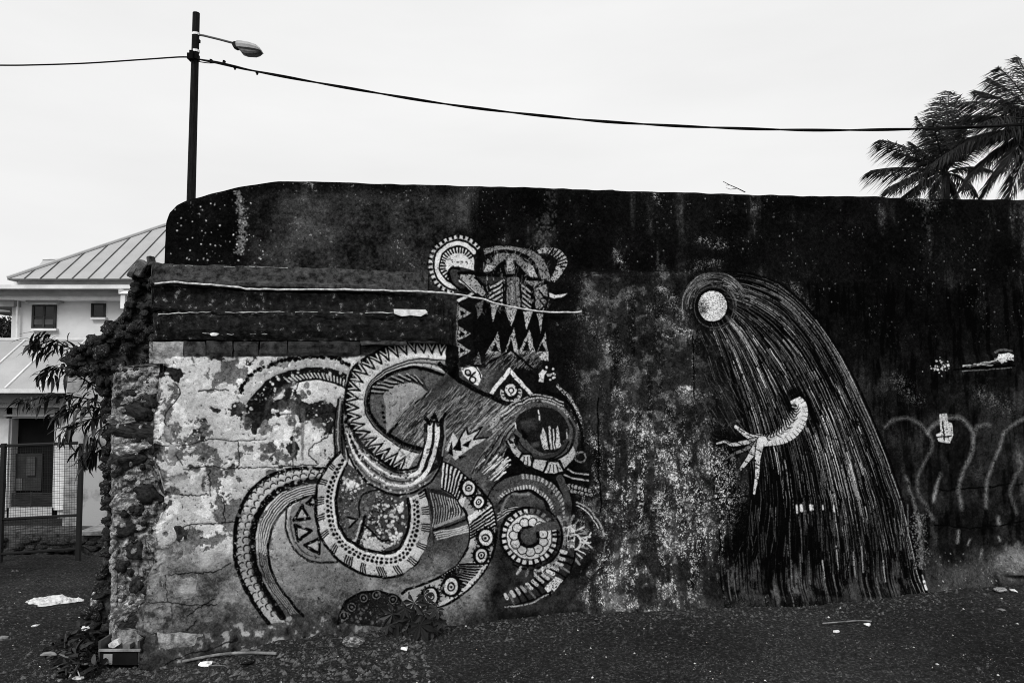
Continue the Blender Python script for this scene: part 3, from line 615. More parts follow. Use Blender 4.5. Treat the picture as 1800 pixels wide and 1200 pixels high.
def paint_mask(C):
    R = C.rng; K = 13
    def P(l, x0=740, y0=400, s=4.): return [(x0 + a / s, y0 + b / s) for a, b in l]
    # dark ground
    C.poly(P([(430, 140), (640, 110), (800, 130), (920, 180), (960, 380), (900, 420), (920, 960), (260, 1000), (250, 480), (420, 300)]), 20, soft=6)
    # ear, left
    c = (804, 466)
    t = np.radians(np.linspace(98, 322, 41)); xs = lambda r: np.c_[c[0] + r * np.cos(t), c[1] + r * np.sin(t) * 1.02]
    C.poly(np.vstack([xs(51), xs(41)[::-1]]), 205, wear=.1)
    for i in range(1, 40, 2):
        if R.random() < .9: C.line(np.vstack([xs(47)[i], xs(51)[i]]), 4.4, K)
    C.poly(np.vstack([xs(42), xs(20)[::-1]]), K); C.line(xs(37)[::2], 7.5, 225, smooth=False, wear=.05); C.line(xs(43)[::2], 3.4, K, smooth=False)
    tq = np.radians(np.linspace(104, 338, 26)); aq = np.c_[c[0] + 30.5 * np.cos(tq), c[1] + 30.5 * np.sin(tq)]
    C.poly(np.vstack([aq, P([(372, 298), (330, 292), (270, 275), (215, 280), (190, 320), (205, 380), (262, 440)])]), 228)
    for a_ in range(120, 340, 11):
        ca, sa = np.cos(np.radians(a_)), np.sin(np.radians(a_)); C.line([(c[0] + 31 * ca, c[1] + 31 * sa), (c[0] + 22.5 * ca, c[1] + 22.5 * sa)], 3., K)
    C.poly(P([(195, 300), (250, 280), (290, 320), (270, 340), (265, 420), (220, 380)]), 60); C.line(P([(270, 290), (215, 285), (190, 320), (205, 370), (270, 430), (330, 440)]), 4, K)
    # ear, right
    e = Band(C, P([(820, 160), (870, 140), (950, 145), (1010, 190), (1030, 250), (990, 320), (930, 385)]), P([(830, 180), (880, 180), (930, 200), (960, 235), (950, 280), (930, 320), (910, 365)]), 185, 0, speck=.45)
    e.ticks(np.linspace(.2, .75, 9), .1, .95, 3, K); C.line(P([(960, 280), (985, 310), (935, 370)]), 6, 200, speck=.35)
    # crown of the head
    cap = Band(C, P([(440, 150), (560, 130), (680, 135), (780, 160), (860, 220), (900, 300), (910, 380)]), P([(450, 200), (560, 165), (660, 170), (740, 200), (800, 260), (830, 330), (835, 370)]), 135, 0, speck=.42)
    cap.run(.98, 5, K)
    C.poly(P([(440, 310), (470, 220), (540, 180), (660, 180), (760, 230), (820, 350), (730, 340), (520, 330)]), 120, speck=.4)
    for p in ([(480, 318), (600, 205), (604, 335)], [(655, 225), (760, 340), (660, 335)], [(470, 215), (520, 190), (500, 250)], [(700, 200), (770, 250), (730, 240)]): C.poly(P(p), K)
    C.poly(P([(440, 305), (470, 262), (515, 270), (500, 305)]), 195, speck=.4); C.poly(P([(735, 255), (790, 270), (822, 345), (770, 345)]), 195, speck=.4); C.poly(P([(790, 200), (850, 240), (890, 330), (850, 370), (825, 290)]), 140, speck=.45)
    C.line(P([(270, 322), (420, 325), (560, 330), (720, 345), (880, 385)]), 7, K)
    C.poly(P([(605, 205), (652, 215), (656, 300), (604, 300)]), 165, speck=.35)
    C.poly(P([(604, 350), (690, 350), (700, 570), (660, 575), (600, 545)]), 128, speck=.42)
    for x in (615, 640, 665): C.line(P([(x, 350), (x + 2, 560)]), 1.8, 175 if x == 640 else 60, speck=.3)
    C.poly(P([(385, 345), (470, 410), (600, 345)]), 50, speck=.3); C.poly(P([(730, 370), (870, 375), (790, 420)]), 140, speck=.4)
    # snout chevrons
    for k in range(5):
        y = 388 + k * 34; C.line(P([(575, y - 20), (486, y + 38)]), 3.4, 190, speck=.15); C.line(P([(575, y - 4), (486, y + 54)]), 3, K)
        y += 12; C.line(P([(704, y), (770, y + 52)]), 3.2, 175, speck=.2); C.line(P([(704, y + 16), (770, y + 66)]), 3, K)
    C.line(P([(578, 360), (576, 530)]), 3, K); C.line(P([(700, 380), (702, 570)]), 3.4, K); C.line(P([(785, 420), (790, 590)]), 6, K); C.line(P([(470, 410), (462, 510)]), 8, K)
    # cheeks
    C.poly(P([(275, 330), (375, 330), (455, 460), (430, 480), (380, 440), (275, 372)]), 165, speck=.4); C.line(P([(275, 372), (385, 455), (260, 515)]), 5, 215, smooth=False, speck=.15); C.line(P([(262, 355), (390, 465), (255, 535)]), 2.4, K, smooth=False)
    C.line(P([(385, 350), (470, 440)]), 4, K)
    C.poly(P([(800, 430), (885, 400), (890, 480), (860, 480), (880, 520), (850, 560), (810, 570)]), 150, speck=.4); C.line(P([(830, 440), (870, 490), (830, 500), (860, 540)]), 3, K, smooth=False)
    C.poly(P([(902, 455), (950, 475), (1030, 460), (1000, 485), (940, 500), (905, 490)]), 215, speck=.15)
    # mouth
    C.poly(P([(380, 570), (455, 505), (560, 520), (700, 570), (890, 605), (900, 740), (880, 870), (600, 900), (380, 900), (360, 700)]), 14)
    for ap, l, r, y in ((505, 488, 548, 535), (636, 588, 680, 560), (745, 718, 786, 590), (836, 815, 862, 605)):
        C.poly(P([(l, y), (r, y), (ap, y + 132)]), 175, speck=.4)
    C.poly(P([(385, 545), (440, 500), (425, 600), (400, 640)]), 100, speck=.45)
    for ap, l, r, y in ((540, 450, 560, 735), (650, 580, 690, 705), (765, 680, 808, 715), (872, 812, 892, 735)):
        C.poly(P([(ap, y), (r, 890), (l, 890)]), 165, speck=.42); C.poly(P([(ap - 18, y + 70), (ap + 4, 870), (ap - 50, 870)]), K)
    C.poly(P([(370, 960), (405, 870), (430, 960)]), 110, speck=.5); C.poly(P([(810, 890), (895, 870), (895, 940), (840, 930)]), 180, speck=.4)
    # side band of triangles
    C.line(P([(255, 540), (252, 760), (262, 990)]), 2.2, 120, speck=.3)
    for y in (545, 690, 810): C.poly(P([(260, y), (352, y + 55), (260, y + 105)]), 165, speck=.42); C.poly(P([(275, y + 32), (318, y + 55), (275, y + 75)]), K, speck=.2)
    for _ in range(420):                                        # dry brush marks over the mask
        x, y = R.uniform(430, 900), R.uniform(140, 600); a_ = R.uniform(-.6, .6) + (1.2 if x < 640 else -1.2); l_ = R.uniform(8, 30)
        C.line(P([(x, y), (x + l_ * np.cos(a_), y + l_ * np.sin(a_))]), R.uniform(.7, 1.6), R.choice([14, 50, 90, 120, 150, 190]), a=.7, smooth=False, speck=.25)
    # throat
    for _ in range(230):
        x = R.uniform(450, 830); y = R.uniform(890, 1000); C.line(P([(x, y), (x + 22, y - 26)]), 1.6, R.choice([20, 90, 130, 60]), a=.8, speck=.2)
    C.line(P([(480, 950), (630, 860), (700, 920), (780, 990)]), 4, K, smooth=False)
    # three eyes
    C.poly(P([(275, 990), (340, 968), (400, 985), (428, 1045), (400, 1112), (350, 1085), (300, 1040)]), 225); C.line(P([(300, 985), (370, 975), (410, 1020), (418, 1060)]), 2, K)
    C.disc(P([(330, 1020)])[0], 6, K); C.disc(P([(330, 1018)])[0], 3, 200); C.disc(P([(362, 1066)])[0], 7, K); C.disc(P([(365, 1066)])[0], 4, 225); C.line(P([(350, 1040), (385, 1020)]), 3, K)
    tri = P([(486, 1172), (622, 998), (775, 1172)])
    C.poly([tri[0], tri[1], tri[2], (914, 708), (892, 708)], 26); C.line(tri, 6.6, 222, smooth=False, wear=.05); C.line(P([(625, 1000), (628, 1120)]), 1.2, K, smooth=False)
    C.ring((898, 690), 16, 6, 190, ry=16, a0=-15, a1=195, speck=.2)
    for a_ in range(0, 360, 24): C.line([(898 + 12 * np.cos(np.radians(a_)), 687 + 12 * np.sin(np.radians(a_))), (898 + 17 * np.cos(np.radians(a_)), 687 + 17 * np.sin(np.radians(a_)))], 2.2, K)
    C.disc((898, 685), 10, 225); C.ring((898.5, 685.5), 4, 2.2, K)
    C.poly(P([(828, 1080), (826, 1030), (860, 995), (885, 1005), (862, 1040), (858, 1085)]), 215, speck=.15); C.disc((966, 662), 8, 20)
    for _ in range(16): C.disc((R.normal(968, 7), R.normal(660, 6)), R.uniform(1, 2.6), R.choice([210, 180, 20]))

def paint_hairy(C):
    R = C.rng; K = 12; keep = (C.gx, C.gy); C.gx = C.rx + (C.gx - C.rx) * .25; C.gy = C.ry + (C.gy - C.ry) * .25      # long steady strokes
    L = even([(1246, 566), (1262, 610), (1286, 690), (1306, 760), (1318, 850), (1310, 930), (1288, 990), (1276, 1054)], 41)
    Q = even([(1236, 484), (1300, 478), (1372, 500), (1436, 560), (1492, 648), (1540, 752), (1578, 850), (1604, 950), (1624, 1048)], 41)
    M = even([(1290, 548), (1330, 590), (1376, 660), (1412, 740), (1440, 830), (1456, 920), (1464, 990), (1468, 1052)], 41)
    def at(s, t):
        x = np.linspace(0, 1, 41); f = lambda A: np.c_[np.interp(s, x, A[:, 0]), np.interp(s, x, A[:, 1])]
        a, b, c = f(L), f(M), f(Q); u = 2 * t
        return a + (b - a) * u if t < .5 else b + (c - b) * (u - 1)
    C.poly([(1192, 486), (1212, 474), (1240, 472), (1300, 560), (1320, 700), (1300, 770), (1262, 752), (1236, 690), (1218, 600)], 10, a=.42, soft=40, wear=.2)
    C.blob((1312, 940), 40, 10, .8, 75, C.wear); C.blob((1300, 1000), 36, 10, .7, 60, C.wear)
    C.poly(np.vstack([L[::3], Q[::-3]]), 10, a=.9, soft=5)
    hn = np.clip(.5 + 1.1 * (np.repeat(np.repeat(R.random((10, 11)), 3, 0), 3, 1)[:28, :32] * .6 + R.random((28, 32)) * .4 - .5), 0, 1)
    for j in range(1900):
        t = R.random() ** .8; s0 = R.uniform(-.05, .95); ln = R.uniform(.03, .17); s = np.clip(np.linspace(s0, s0 + ln, 7), 0, R.uniform(.93, 1.))
        p = at(s, t) + R.normal(0, 1.2, 2)
        y = p[3, 1]; low = sstep(np.array(y), 860, 960)
        dim = 1 - .42 * low if t < .55 else 1 - .30 * low
        if y > 850 and t < .35 and R.random() < .7: continue
        dim *= .30 + 1.15 * hn[min(int(s0 * 24) + 2, 27), min(int(t * 30), 31)]
        v = R.choice([45, 60, 85, 125, 170, 205]) * dim
        C.line(p, R.uniform(.7, 1.7), v, a=.9, w1=.5, smooth=False, speck=R.choice([0, .3, .45]))
        if j % 3 == 0: C.line(p + (3, 0), R.uniform(1.2, 3.4), 8, a=.9, smooth=False)
    for t in (.985, .965, .94): C.line(at(np.linspace(.3, 1, 30), t), 1.8, 150 if t > .97 else 95, smooth=False, speck=.3)
    C.line(at(np.linspace(.05, 1, 30), 1.), 4, K, smooth=False)
    for j in range(90):
        x = R.uniform(1238, 1300); y = R.uniform(580, 740); C.line([(x - 14 + (y - 580) * .06, y), (x + R.uniform(2, 8) - 8 + (y - 560) * .1, y + R.uniform(14, 44))], R.uniform(.8, 1.8), R.choice([30, 45, 70, 100]), a=.8, w1=.5, speck=.3)
    # fringe on the crown
    for j in range(260):
        a = np.radians(R.uniform(175, 330)); r0 = R.uniform(38, 62); c = (1256, 540)
        tt = a + np.linspace(0, R.uniform(.15, .5), 6); p = np.c_[c[0] + r0 * np.cos(tt) * 1.0, c[1] + r0 * np.sin(tt)]
        C.line(p, R.uniform(1, 2.4), R.choice([12, 40, 80, 130, 160]), a=.8, w1=.6, smooth=False, speck=.2)
    for _ in range(26): C.blob((R.uniform(1285, 1590), R.uniform(990, 1046)), R.uniform(8, 18), R.uniform(50, 85), .75, R.uniform(14, 30), C.wear)
    for _ in range(120):
        x = R.uniform(1270, 1618); y = R.uniform(940, 1010); C.line([(x, y), (x + 3, y + R.uniform(30, 75))], R.uniform(1.5, 5), 8, a=.85, soft=2.4, w1=1)
    # streaks under the hem
    for j in range(190):
        x = R.uniform(1266, 1600); y = R.uniform(880, 1020); C.line([(x, y), (x + 2, y + R.uniform(12, 60))], R.uniform(1., 3), R.choice([10, 12, 60, 75, 110]), a=.7, soft=2, speck=R.choice([0, .3]))
    for x in (1400, 1408, 1424, 1428, 1446, 1465): C.line([(x, 888), (x + 1, R.uniform(892, 902))], R.uniform(2, 6), 215, soft=2.5, speck=.2)
    for x, y, h in ((1514, 960, 45), (1552, 985, 36), (1500, 970, 40), (1470, 960, 40), (1620, 1010, 22), (1446, 985, 30)): C.line([(x, y), (x + 3, y + h)], 3, 150, w1=2, soft=2, speck=.3)
    C.line([(1621, 1020), (1622, 1032)], 5, 230)
    # eye
    C.disc((1252, 540), 40, 14, a=.6, soft=9)
    C.ring((1254, 540), 36, 2, 70, speck=.3); C.ring((1254, 540), 40, 1.6, 90, a0=-60, a1=100, speck=.4)
    C.disc((1252, 538), 27, 195, ry=28)
    sl = C._box(*[float(v) for v in (C.fwd(np.array([1220.]), np.array([505.]))[0][0], C.fwd(np.array([1220.]), np.array([505.]))[1][0], C.fwd(np.array([1282.]), np.array([572.]))[0][0], C.fwd(np.array([1282.]), np.array([572.]))[1][0])], 0)
    ins = ((C.PX[sl] - 1252) / 26) ** 2 + ((C.PY[sl] - 538) / 27) ** 2 < 1
    d = .5 * C.fine[sl] + .5 * R.random(C.fine[sl].shape) + .46 * np.exp(-((C.PX[sl] - 1231) / 13) ** 2 - ((C.PY[sl] - 540) / 14) ** 2) + .18 * sstep(C.PX[sl], 1256, 1278)
    C.V[sl] = np.where(ins & (d > .66), .16 + .3 * R.random(d.shape), np.where(ins, .93, C.V[sl])); C.ring((1252, 538), 27.5, 3.4, K, ry=28.5)
    # arm and claws
    arm = even([(1396, 700), (1405, 716), (1401, 737), (1386, 757), (1365, 769), (1345, 774), (1332, 774)], 60)
    C.line(arm, 38, 11, w1=24, smooth=False, a=.85, soft=6)
    C.line([(1335, 790), (1333, 830), (1328, 868)], 22, 11, a=.7, soft=6); C.line([(1340, 778), (1290, 776), (1260, 770)], 26, 12, a=.7, soft=8)
    hw = np.interp(np.linspace(0, 1, 60), [0, .1, .35, .6, .85, 1], [9, 13, 17, 16, 10, 9])
    tg = np.gradient(arm, axis=0); nm = np.c_[-tg[:, 1], tg[:, 0]] / np.hypot(*tg.T)[:, None]
    C.poly(np.vstack([arm + nm * hw[:, None], (arm - nm * hw[:, None])[::-1]])[::2], 228)
    for i in range(2, 58):
        for _ in range(5):
            q_ = R.uniform(.1, 1.); c_ = arm[i] + nm[i] * hw[i] * q_; C.line([c_, c_ + tg[i] / np.hypot(*tg[i]) * R.uniform(1, 4) - nm[i] * R.uniform(1, 4)], R.uniform(.7, 1.6), R.choice([20, 60, 110]), a=.55 * q_, smooth=False)
    C.poly([(1346, 764), (1330, 762), (1314, 768), (1312, 780), (1320, 792), (1336, 794), (1344, 784)], 205, speck=.2)
    for i in range(3, 58, 3):
        a_, b_ = arm[i] + nm[i] * hw[i] * 1.0, arm[i] - nm[i] * hw[i] * R.uniform(-.5, .4); m = arm[min(i + 3, 59)] + nm[i] * hw[i] * .4
        C.line([a_, m, b_], 3.2, K, w1=1, speck=R.choice([0, .2]))
        a_, b_ = arm[i] - nm[i] * hw[i], arm[i] - nm[i] * hw[i] * .35; C.line([a_, b_], 1.8, 40, w1=.6, smooth=False, speck=.3)
    for p, w, w1, v in (([(1338, 772), (1316, 766), (1304, 758), (1293, 750)], 11, 6, 215), ([(1328, 774), (1306, 778), (1286, 781), (1275, 776), (1260, 779)], 9, 3, 195), ([(1326, 780), (1308, 790), (1290, 797), (1276, 806)], 7, 3, 110),
                        ([(1334, 780), (1324, 794), (1314, 808), (1302, 824)], 16, 5, 205), ([(1336, 780), (1332, 806), (1331, 836), (1326, 867)], 14, 4, 208)):
        C.line(p, w + 4, K, w1=w1 + 3); C.line(p, w, v, w1=w1, speck=.28)
        q = even(p, 8)
        for i in range(1, 7, 2): C.line([(q[i][0] - 4, q[i][1] - 3), (q[i][0] + 4, q[i][1] + 1)], 1.8, K, speck=.2)
    C.disc((1340, 775), 9, 230); C.gx, C.gy = keep

def paint_graffiti(C):
    R = C.rng
    def spray(p, w, v, a):
        C.line(p, w, v * .95, a=a * .9, soft=w * 1.5, speck=.3, wear=.15)
    for p in ([(1556, 750), (1570, 738), (1592, 734), (1614, 742), (1630, 758), (1640, 778), (1634, 796), (1620, 820), (1612, 846), (1616, 870), (1628, 890), (1640, 912)],
              [(1632, 760), (1646, 744), (1666, 734), (1686, 734), (1702, 748), (1710, 768), (1706, 800), (1692, 830), (1686, 860), (1690, 892)],
              [(1712, 762), (1716, 750), (1728, 746), (1738, 748)], [(1800, 734), (1776, 748), (1762, 762), (1756, 790), (1744, 820), (1734, 850), (1732, 890)],
              [(1790, 798), (1794, 820), (1782, 838), (1776, 868), (1784, 900)], [(1900, 740), (1850, 746), (1820, 770), (1812, 810), (1800, 860)], [(1594, 838), (1602, 870), (1612, 910), (1618, 950), (1620, 990)]):
        spray(p, R.uniform(5.5, 8), R.uniform(115, 150), .85)
    C.blob((1770, 985), 60, 105, .55, 34, C.wear); C.blob((1690, 1010), 70, 80, .5, 22, C.wear)
    spray([(1654, 832), (1648, 850), (1643, 870), (1640, 880)], 6, 200, .9)
    for p, w in (([(1683, 932), (1682, 952)], 5), ([(1703, 948), (1700, 956)], 4), ([(1752, 908), (1754, 920)], 6), ([(1753, 944), (1756, 948)], 4), ([(1724, 966), (1722, 978)], 5)): spray(p, w, 165, .9)
    for _ in range(420):
        x = R.normal(1612, 7); y = R.uniform(900, 1000); C.disc((x + (y - 900) * .06, y), R.uniform(.6, 1.5), R.uniform(70, 150), a=.7)
    for _ in range(60):
        C.line([(R.uniform(1630, 1790), R.uniform(970, 1035)), ] * 2, R.uniform(1.5, 3), R.uniform(110, 200), a=.8, smooth=False)
    C.blob((1785, 975), 30, 120, .6, 26, C.wear); C.blob((1700, 1000), 50, 70, .5, 22, C.wear)
    # bare stone and white chips
    for _ in range(46):
        t = R.random(); x = 1690 + 86 * t; hh = 2 + 9 * t; y = 644 - 14 * t + R.uniform(-hh, hh * .5); C.line([(x, y), (x + R.uniform(6, 18), y - R.uniform(-2, 4))], R.uniform(1, 3.2), R.choice([20, 80, 150, 200, 215]), smooth=False, speck=R.choice([0, .3]))
    C.poly([(1744, 632), (1752, 622), (1770, 620), (1779, 624), (1778, 634), (1764, 632), (1756, 640)], 205, speck=.35)
    C.line([(1676, 650), (1720, 646), (1780, 642)], 3.4, 8); C.line([(1690, 653), (1740, 649), (1776, 646)], 2, 110, speck=.4); C.line([(1746, 619), (1760, 615), (1776, 617)], 4, 80)
    for _ in range(60): C.disc((R.normal(1652, 8), R.normal(645, 6)), R.uniform(.8, 2.4), R.choice([20, 190, 215]))
    C.poly([(1652, 728), (1664, 726), (1668, 740), (1674, 744), (1676, 765), (1670, 778), (1650, 776), (1646, 764), (1654, 758)], 205, speck=.3); C.line([(1658, 740), (1660, 772)], 3, 12); C.line([(1648, 768), (1672, 766)], 2.5, 20)
    C.blob((1655, 820), 26, 8, .6, 30)

def paint_all(C):
    paint_base(C); paint_hairy(C); paint_graffiti(C); paint_mask(C); paint_serpents(C)
    # weathering over everything
    g = C.rng.random(C.V.shape).astype(np.float32); s = C.fbm(6, 3); b = C.fbm(70, 4)
    f2 = C.fbm(2.3, 2)
    lt = 1 - .78 * sstep(C.V, .30, .55)
    C.V *= (1 + lt * (.26 * (s - .7) + .34 * (g - .5) + .46 * (f2 - .5)) - .10 * (s < .3) * (1 - lt)) * (.92 + .2 * b)
    pit = sstep(C.fbm(4, 2), .92, .98); C.V = C.V * (1 - .7 * pit * (C.V > .2))
    return np.clip(C.V - .018 * (C.V < .12), .012, .97)
# ================================================================ ground
def axis(a, b, step, lo, hi): return np.r_[lo, np.arange(a, b, step), hi]
gxs = axis(-6.2, 7.2, .034, [-400, -150, -60, -30, -18, -11, -8, -7], [8, 10, 14, 20, 40, 100, 200, 400])
gys = axis(1.6, 7.6, .03, [-150, -40, -10, -3, 0, .9], [8, 8.5, 9, 9.6, 10.4, 12, 15, 20, 30, 60, 120, 300, 700])
GX, GY = np.meshgrid(gxs, gys); GZ = ground_z(GX, GY)
def gnoise(X, Y, s, o): return np.array([mnoise.noise(Vector((a * s + o, b * s, o))) for a, b in zip(X.ravel(), Y.ravel())]).reshape(X.shape)
near = (GX > -6.2) & (GX < 7.2) & (GY > 1.6) & (GY < 7.6)
GZ = GZ + np.where(near, .030 * gnoise(GX, GY, 1.3, 3.) + .012 * gnoise(GX, GY, 7., 9.) + RNG.normal(0, .0026, GX.shape), 0)
gm = mat('earth_and_grit', 92, 14, 60., bump=1., bscale=140., lo=.32, hi=.76, third=(.54, 38))
_n = gm.node_tree.nodes; _l = gm.node_tree.links; _b = _n['Principled BSDF']; _src = _b.inputs['Base Color'].links[0].from_socket
_z = _n.new('ShaderNodeTexNoise'); _z.inputs['Scale'].default_value = .9; _z.inputs['Detail'].default_value = 5; _tc = _n.new('ShaderNodeTexCoord'); _l.new(_tc.outputs['Object'], _z.inputs['Vector'])
_r = _n.new('ShaderNodeMapRange'); _r.inputs['From Min'].default_value = .32; _r.inputs['From Max'].default_value = .68; _r.inputs['To Min'].default_value = .55; _r.inputs['To Max'].default_value = 1.7; _l.new(_z.outputs['Fac'], _r.inputs['Value'])
_m = _n.new('ShaderNodeVectorMath'); _m.operation = 'SCALE'; _l.new(_src, _m.inputs[0]); _l.new(_r.outputs['Result'], _m.inputs['Scale']); _l.new(_m.outputs['Vector'], _b.inputs['Base Color'])
ny, nx = GX.shape; idx = np.arange(nx * ny).reshape(ny, nx)
gf = np.stack([idx[:-1, :-1], idx[:-1, 1:], idx[1:, 1:], idx[1:, :-1]], -1).reshape(-1, 4)
def grid_mesh(name, V, Fq, m, smooth=True):
    me = bpy.data.meshes.new(name); me.vertices.add(len(V)); me.vertices.foreach_set('co', np.asarray(V, np.float32).ravel())
    Fq = np.asarray(Fq, np.int32); me.loops.add(Fq.size); me.loops.foreach_set('vertex_index', Fq.ravel())
    me.polygons.add(len(Fq)); me.polygons.foreach_set('loop_start', np.arange(0, Fq.size, Fq.shape[1], dtype=np.int32))
    me.update(calc_edges=True); me.validate(); me.materials.append(m)
    me.polygons.foreach_set('use_smooth', [smooth] * len(me.polygons)); return me
g = link('ground', grid_mesh('ground', np.stack([GX, GY, GZ], -1).reshape(-1, 3), gf, gm)); props(g, 'dark gritty ground of earth and worn asphalt in front of the wall', kind='structure')

# ================================================================ the painted wall
U0, U1, VT, VB, RES = -.25, 7.4, 3.16, -.32, 350.
CW, CH = int((U1 - U0) * RES), int((VT - VB) * RES)
def fwd(px, py):
    u, v = wall_uv(px, py); return (u - U0) * RES, (VT - v) * RES
def inv(cx, cy):
    u = U0 + cx / RES; v = VT - cy / RES
    return project(A0[0] + cy_ * u, A0[1] + sy_ * u, v)
P = Paint(CW, CH, fwd, inv)
PAINT = paint_all(P)
def lin_a(v): return np.where(v < .04045, v / 12.92, ((v + .055) / 1.055) ** 2.4)
ALB = np.clip(lin_a(PAINT) / EW, .0016, .86).astype(np.float32)
# relief of the plaster: metres, same layout as the painting
X_, Y_ = P.PX, P.PY
REL = .018 * (P.fbm(300, 4) - .5) + .007 * (P.fbm(60, 4) - .5) + .0030 * (P.fbm(14, 3) - .5)
pl_ = (1 - sstep(X_, 796 - 190 * sstep(Y_, 640, 760), 806)) * sstep(Y_, 620, 628)
REL += pl_ * (.045 + .004 * sstep(PAINT, .45, .6)) + .014 * sstep(X_, 1014, 1024) * sstep(Y_, 474, 482) * (1 - sstep(X_, 1216, 1226)) * sstep(Y_, 478, 484)
REL += .007 * sstep(Y_, 868, 876) * sstep(X_, 1240, 1270)
_bl = np.interp(X_, [280, 500, 700, 1000, 1300, 1625, 1800, 2100], [1150, 1112, 1098, 1076, 1060, 1040, 1012, 985])
REL += .045 * sstep(Y_, _bl - 52 + 24 * P.fbm(70, 3), _bl + 6) ** 1.6
REL += .05 * sstep(X_, 1745, 1770) * sstep(Y_, 972, 985) * (1 - sstep(Y_, 1004, 1012)) + .03 * np.exp(-((X_ - 1735) / 40) ** 2 - ((Y_ - 633) / 12) ** 2)

def image(name, A):
    h, w = A.shape; buf = np.ones((h, w, 4), np.float32); buf[..., :3] = A[::-1, :, None]
    im = bpy.data.images.new(name, w, h, alpha=False, float_buffer=True); im.colorspace_settings.name = 'Non-Color'
    im.pixels.foreach_set(buf.ravel()); im.update(); im.pack(); return im
wm = bpy.data.materials.new('painted_wall'); wm.use_nodes = True
n_ = wm.node_tree.nodes; L_ = wm.node_tree.links; b_ = n_['Principled BSDF']; b_.inputs['Roughness'].default_value = .92; b_.inputs['Specular IOR Level'].default_value = .0
ti = n_.new('ShaderNodeTexImage'); ti.image = image('wall_paint', ALB); ti.extension = 'EXTEND'; ti.interpolation = 'Cubic'
uvn = n_.new('ShaderNodeUVMap'); uvn.uv_map = 'paint'; L_.new(uvn.outputs['UV'], ti.inputs['Vector'])
tco = n_.new('ShaderNodeTexCoord')
na = n_.new('ShaderNodeTexNoise'); na.inputs['Scale'].default_value = 190; na.inputs['Detail'].default_value = 3; na.inputs['Roughness'].default_value = .8
L_.new(tco.outputs['Object'], na.inputs['Vector'])
mr = n_.new('ShaderNodeMapRange'); mr.inputs['From Min'].default_value = .28; mr.inputs['From Max'].default_value = .72; mr.inputs['To Min'].default_value = .72; mr.inputs['To Max'].default_value = 1.28
L_.new(na.outputs['Fac'], mr.inputs['Value'])
mu = n_.new('ShaderNodeVectorMath'); mu.operation = 'SCALE'; L_.new(ti.outputs['Color'], mu.inputs[0]); L_.new(mr.outputs['Result'], mu.inputs['Scale']); L_.new(mu.outputs['Vector'], b_.inputs['Base Color'])
nb = n_.new('ShaderNodeTexNoise'); nb.inputs['Scale'].default_value = 85; nb.inputs['Detail'].default_value = 6; nb.inputs['Roughness'].default_value = .75; L_.new(tco.outputs['Object'], nb.inputs['Vector'])
bpn = n_.new('ShaderNodeBump'); bpn.inputs['Strength'].default_value = .55; bpn.inputs['Distance'].default_value = .012; L_.new(nb.outputs['Fac'], bpn.inputs['Height']); L_.new(bpn.outputs['Normal'], b_.inputs['Normal'])

top_px = [(287, 470), (286.5, 440), (287, 405), (290, 385), (297, 371), (310, 359), (330, 349), (352, 343), (375, 337), (400, 331), (430, 325), (460, 320), (490, 317), (520, 317), (600, 318), (700, 321), (800, 323.5), (900, 327), (1000, 330), (1080, 332), (1084, 333.5), (1200, 336), (1350, 341), (1500, 344), (1640, 348), (1800, 349.5), (2000, 353), (2700, 365)]
tu, tv = np.array([[float(a) for a in wall_uv(*p)] for p in top_px]).T
for i in range(1, len(tu)): tu[i] = max(tu[i], tu[i - 1] + .001)
us = np.r_[np.linspace(tu[0], tu[6], 40)[:-1], np.linspace(tu[6], 7.3, 860)]; nv = 360
topv = np.interp(us, tu, tv) + .006 * np.array([mnoise.noise(Vector((u * 9, 0, 0))) for u in us]) + .006 * np.array([mnoise.noise(Vector((u * 2.1, 5, 0))) for u in us]) * np.clip((us - .5) * 2, 0, 1)
botv = np.interp(us, BU, BV) - .12
tt = np.linspace(0, 1, nv)
UU = np.repeat(us[None, :], nv, 0); VV = botv[None] + (topv - botv)[None] * tt[:, None]
_py = project(wall_pt(0, 0).x, wall_pt(0, 0).y, VV)[1]
_lx = np.interp(_py, [470, 600, 640, 645, 662, 700, 735, 780, 818, 826, 868, 874, 914, 920, 956, 1003, 1008, 1054, 1060, 1108, 1114, 1180], [288, 288, 296, 302, 287, 292, 284, 284, 287, 302, 304, 304, 302, 288, 290, 290, 280, 279, 264, 262, 276, 272])
_jit = np.interp(_py, np.linspace(620, 1190, 240), 10 * (RNG.random(240) - .5)); _sh = (_lx - 288 + _jit * (_py > 640)) * .00335
UU = UU + _sh * np.exp(-((UU - us[0]) / .12) ** 2)
cx = (UU - U0) * RES - .5; cyy = (VT - VV) * RES - .5
xi = np.clip(cx.astype(int), 0, CW - 2); yi = np.clip(cyy.astype(int), 0, CH - 2); fx = np.clip(cx - xi, 0, 1); fy = np.clip(cyy - yi, 0, 1)
DD = (REL[yi, xi] * (1 - fx) + REL[yi, xi + 1] * fx) * (1 - fy) + (REL[yi + 1, xi] * (1 - fx) + REL[yi + 1, xi + 1] * fx) * fy
edge_r = np.clip((topv[None] - VV) / .035, 0, 1); DD = DD - .03 * (1 - np.sqrt(1 - (1 - edge_r) ** 2))          # worn round arris along the top
edge_l = np.clip((us[None] - us[0]) / .03, 0, 1); DD = DD - .03 * (1 - np.sqrt(np.clip(1 - (1 - edge_l) ** 2, 0, 1)))
def w3(u, v, d): return np.stack([A0[0] + cy_ * u + NRM.x * d, A0[1] + sy_ * u + NRM.y * d, v], -1)
front = w3(UU, VV, DD).reshape(-1, 3)
TH = .34; nu = len(us)
back = w3(us, topv - .012, np.full(nu, -TH)); backb = w3(us, botv, np.full(nu, -TH))
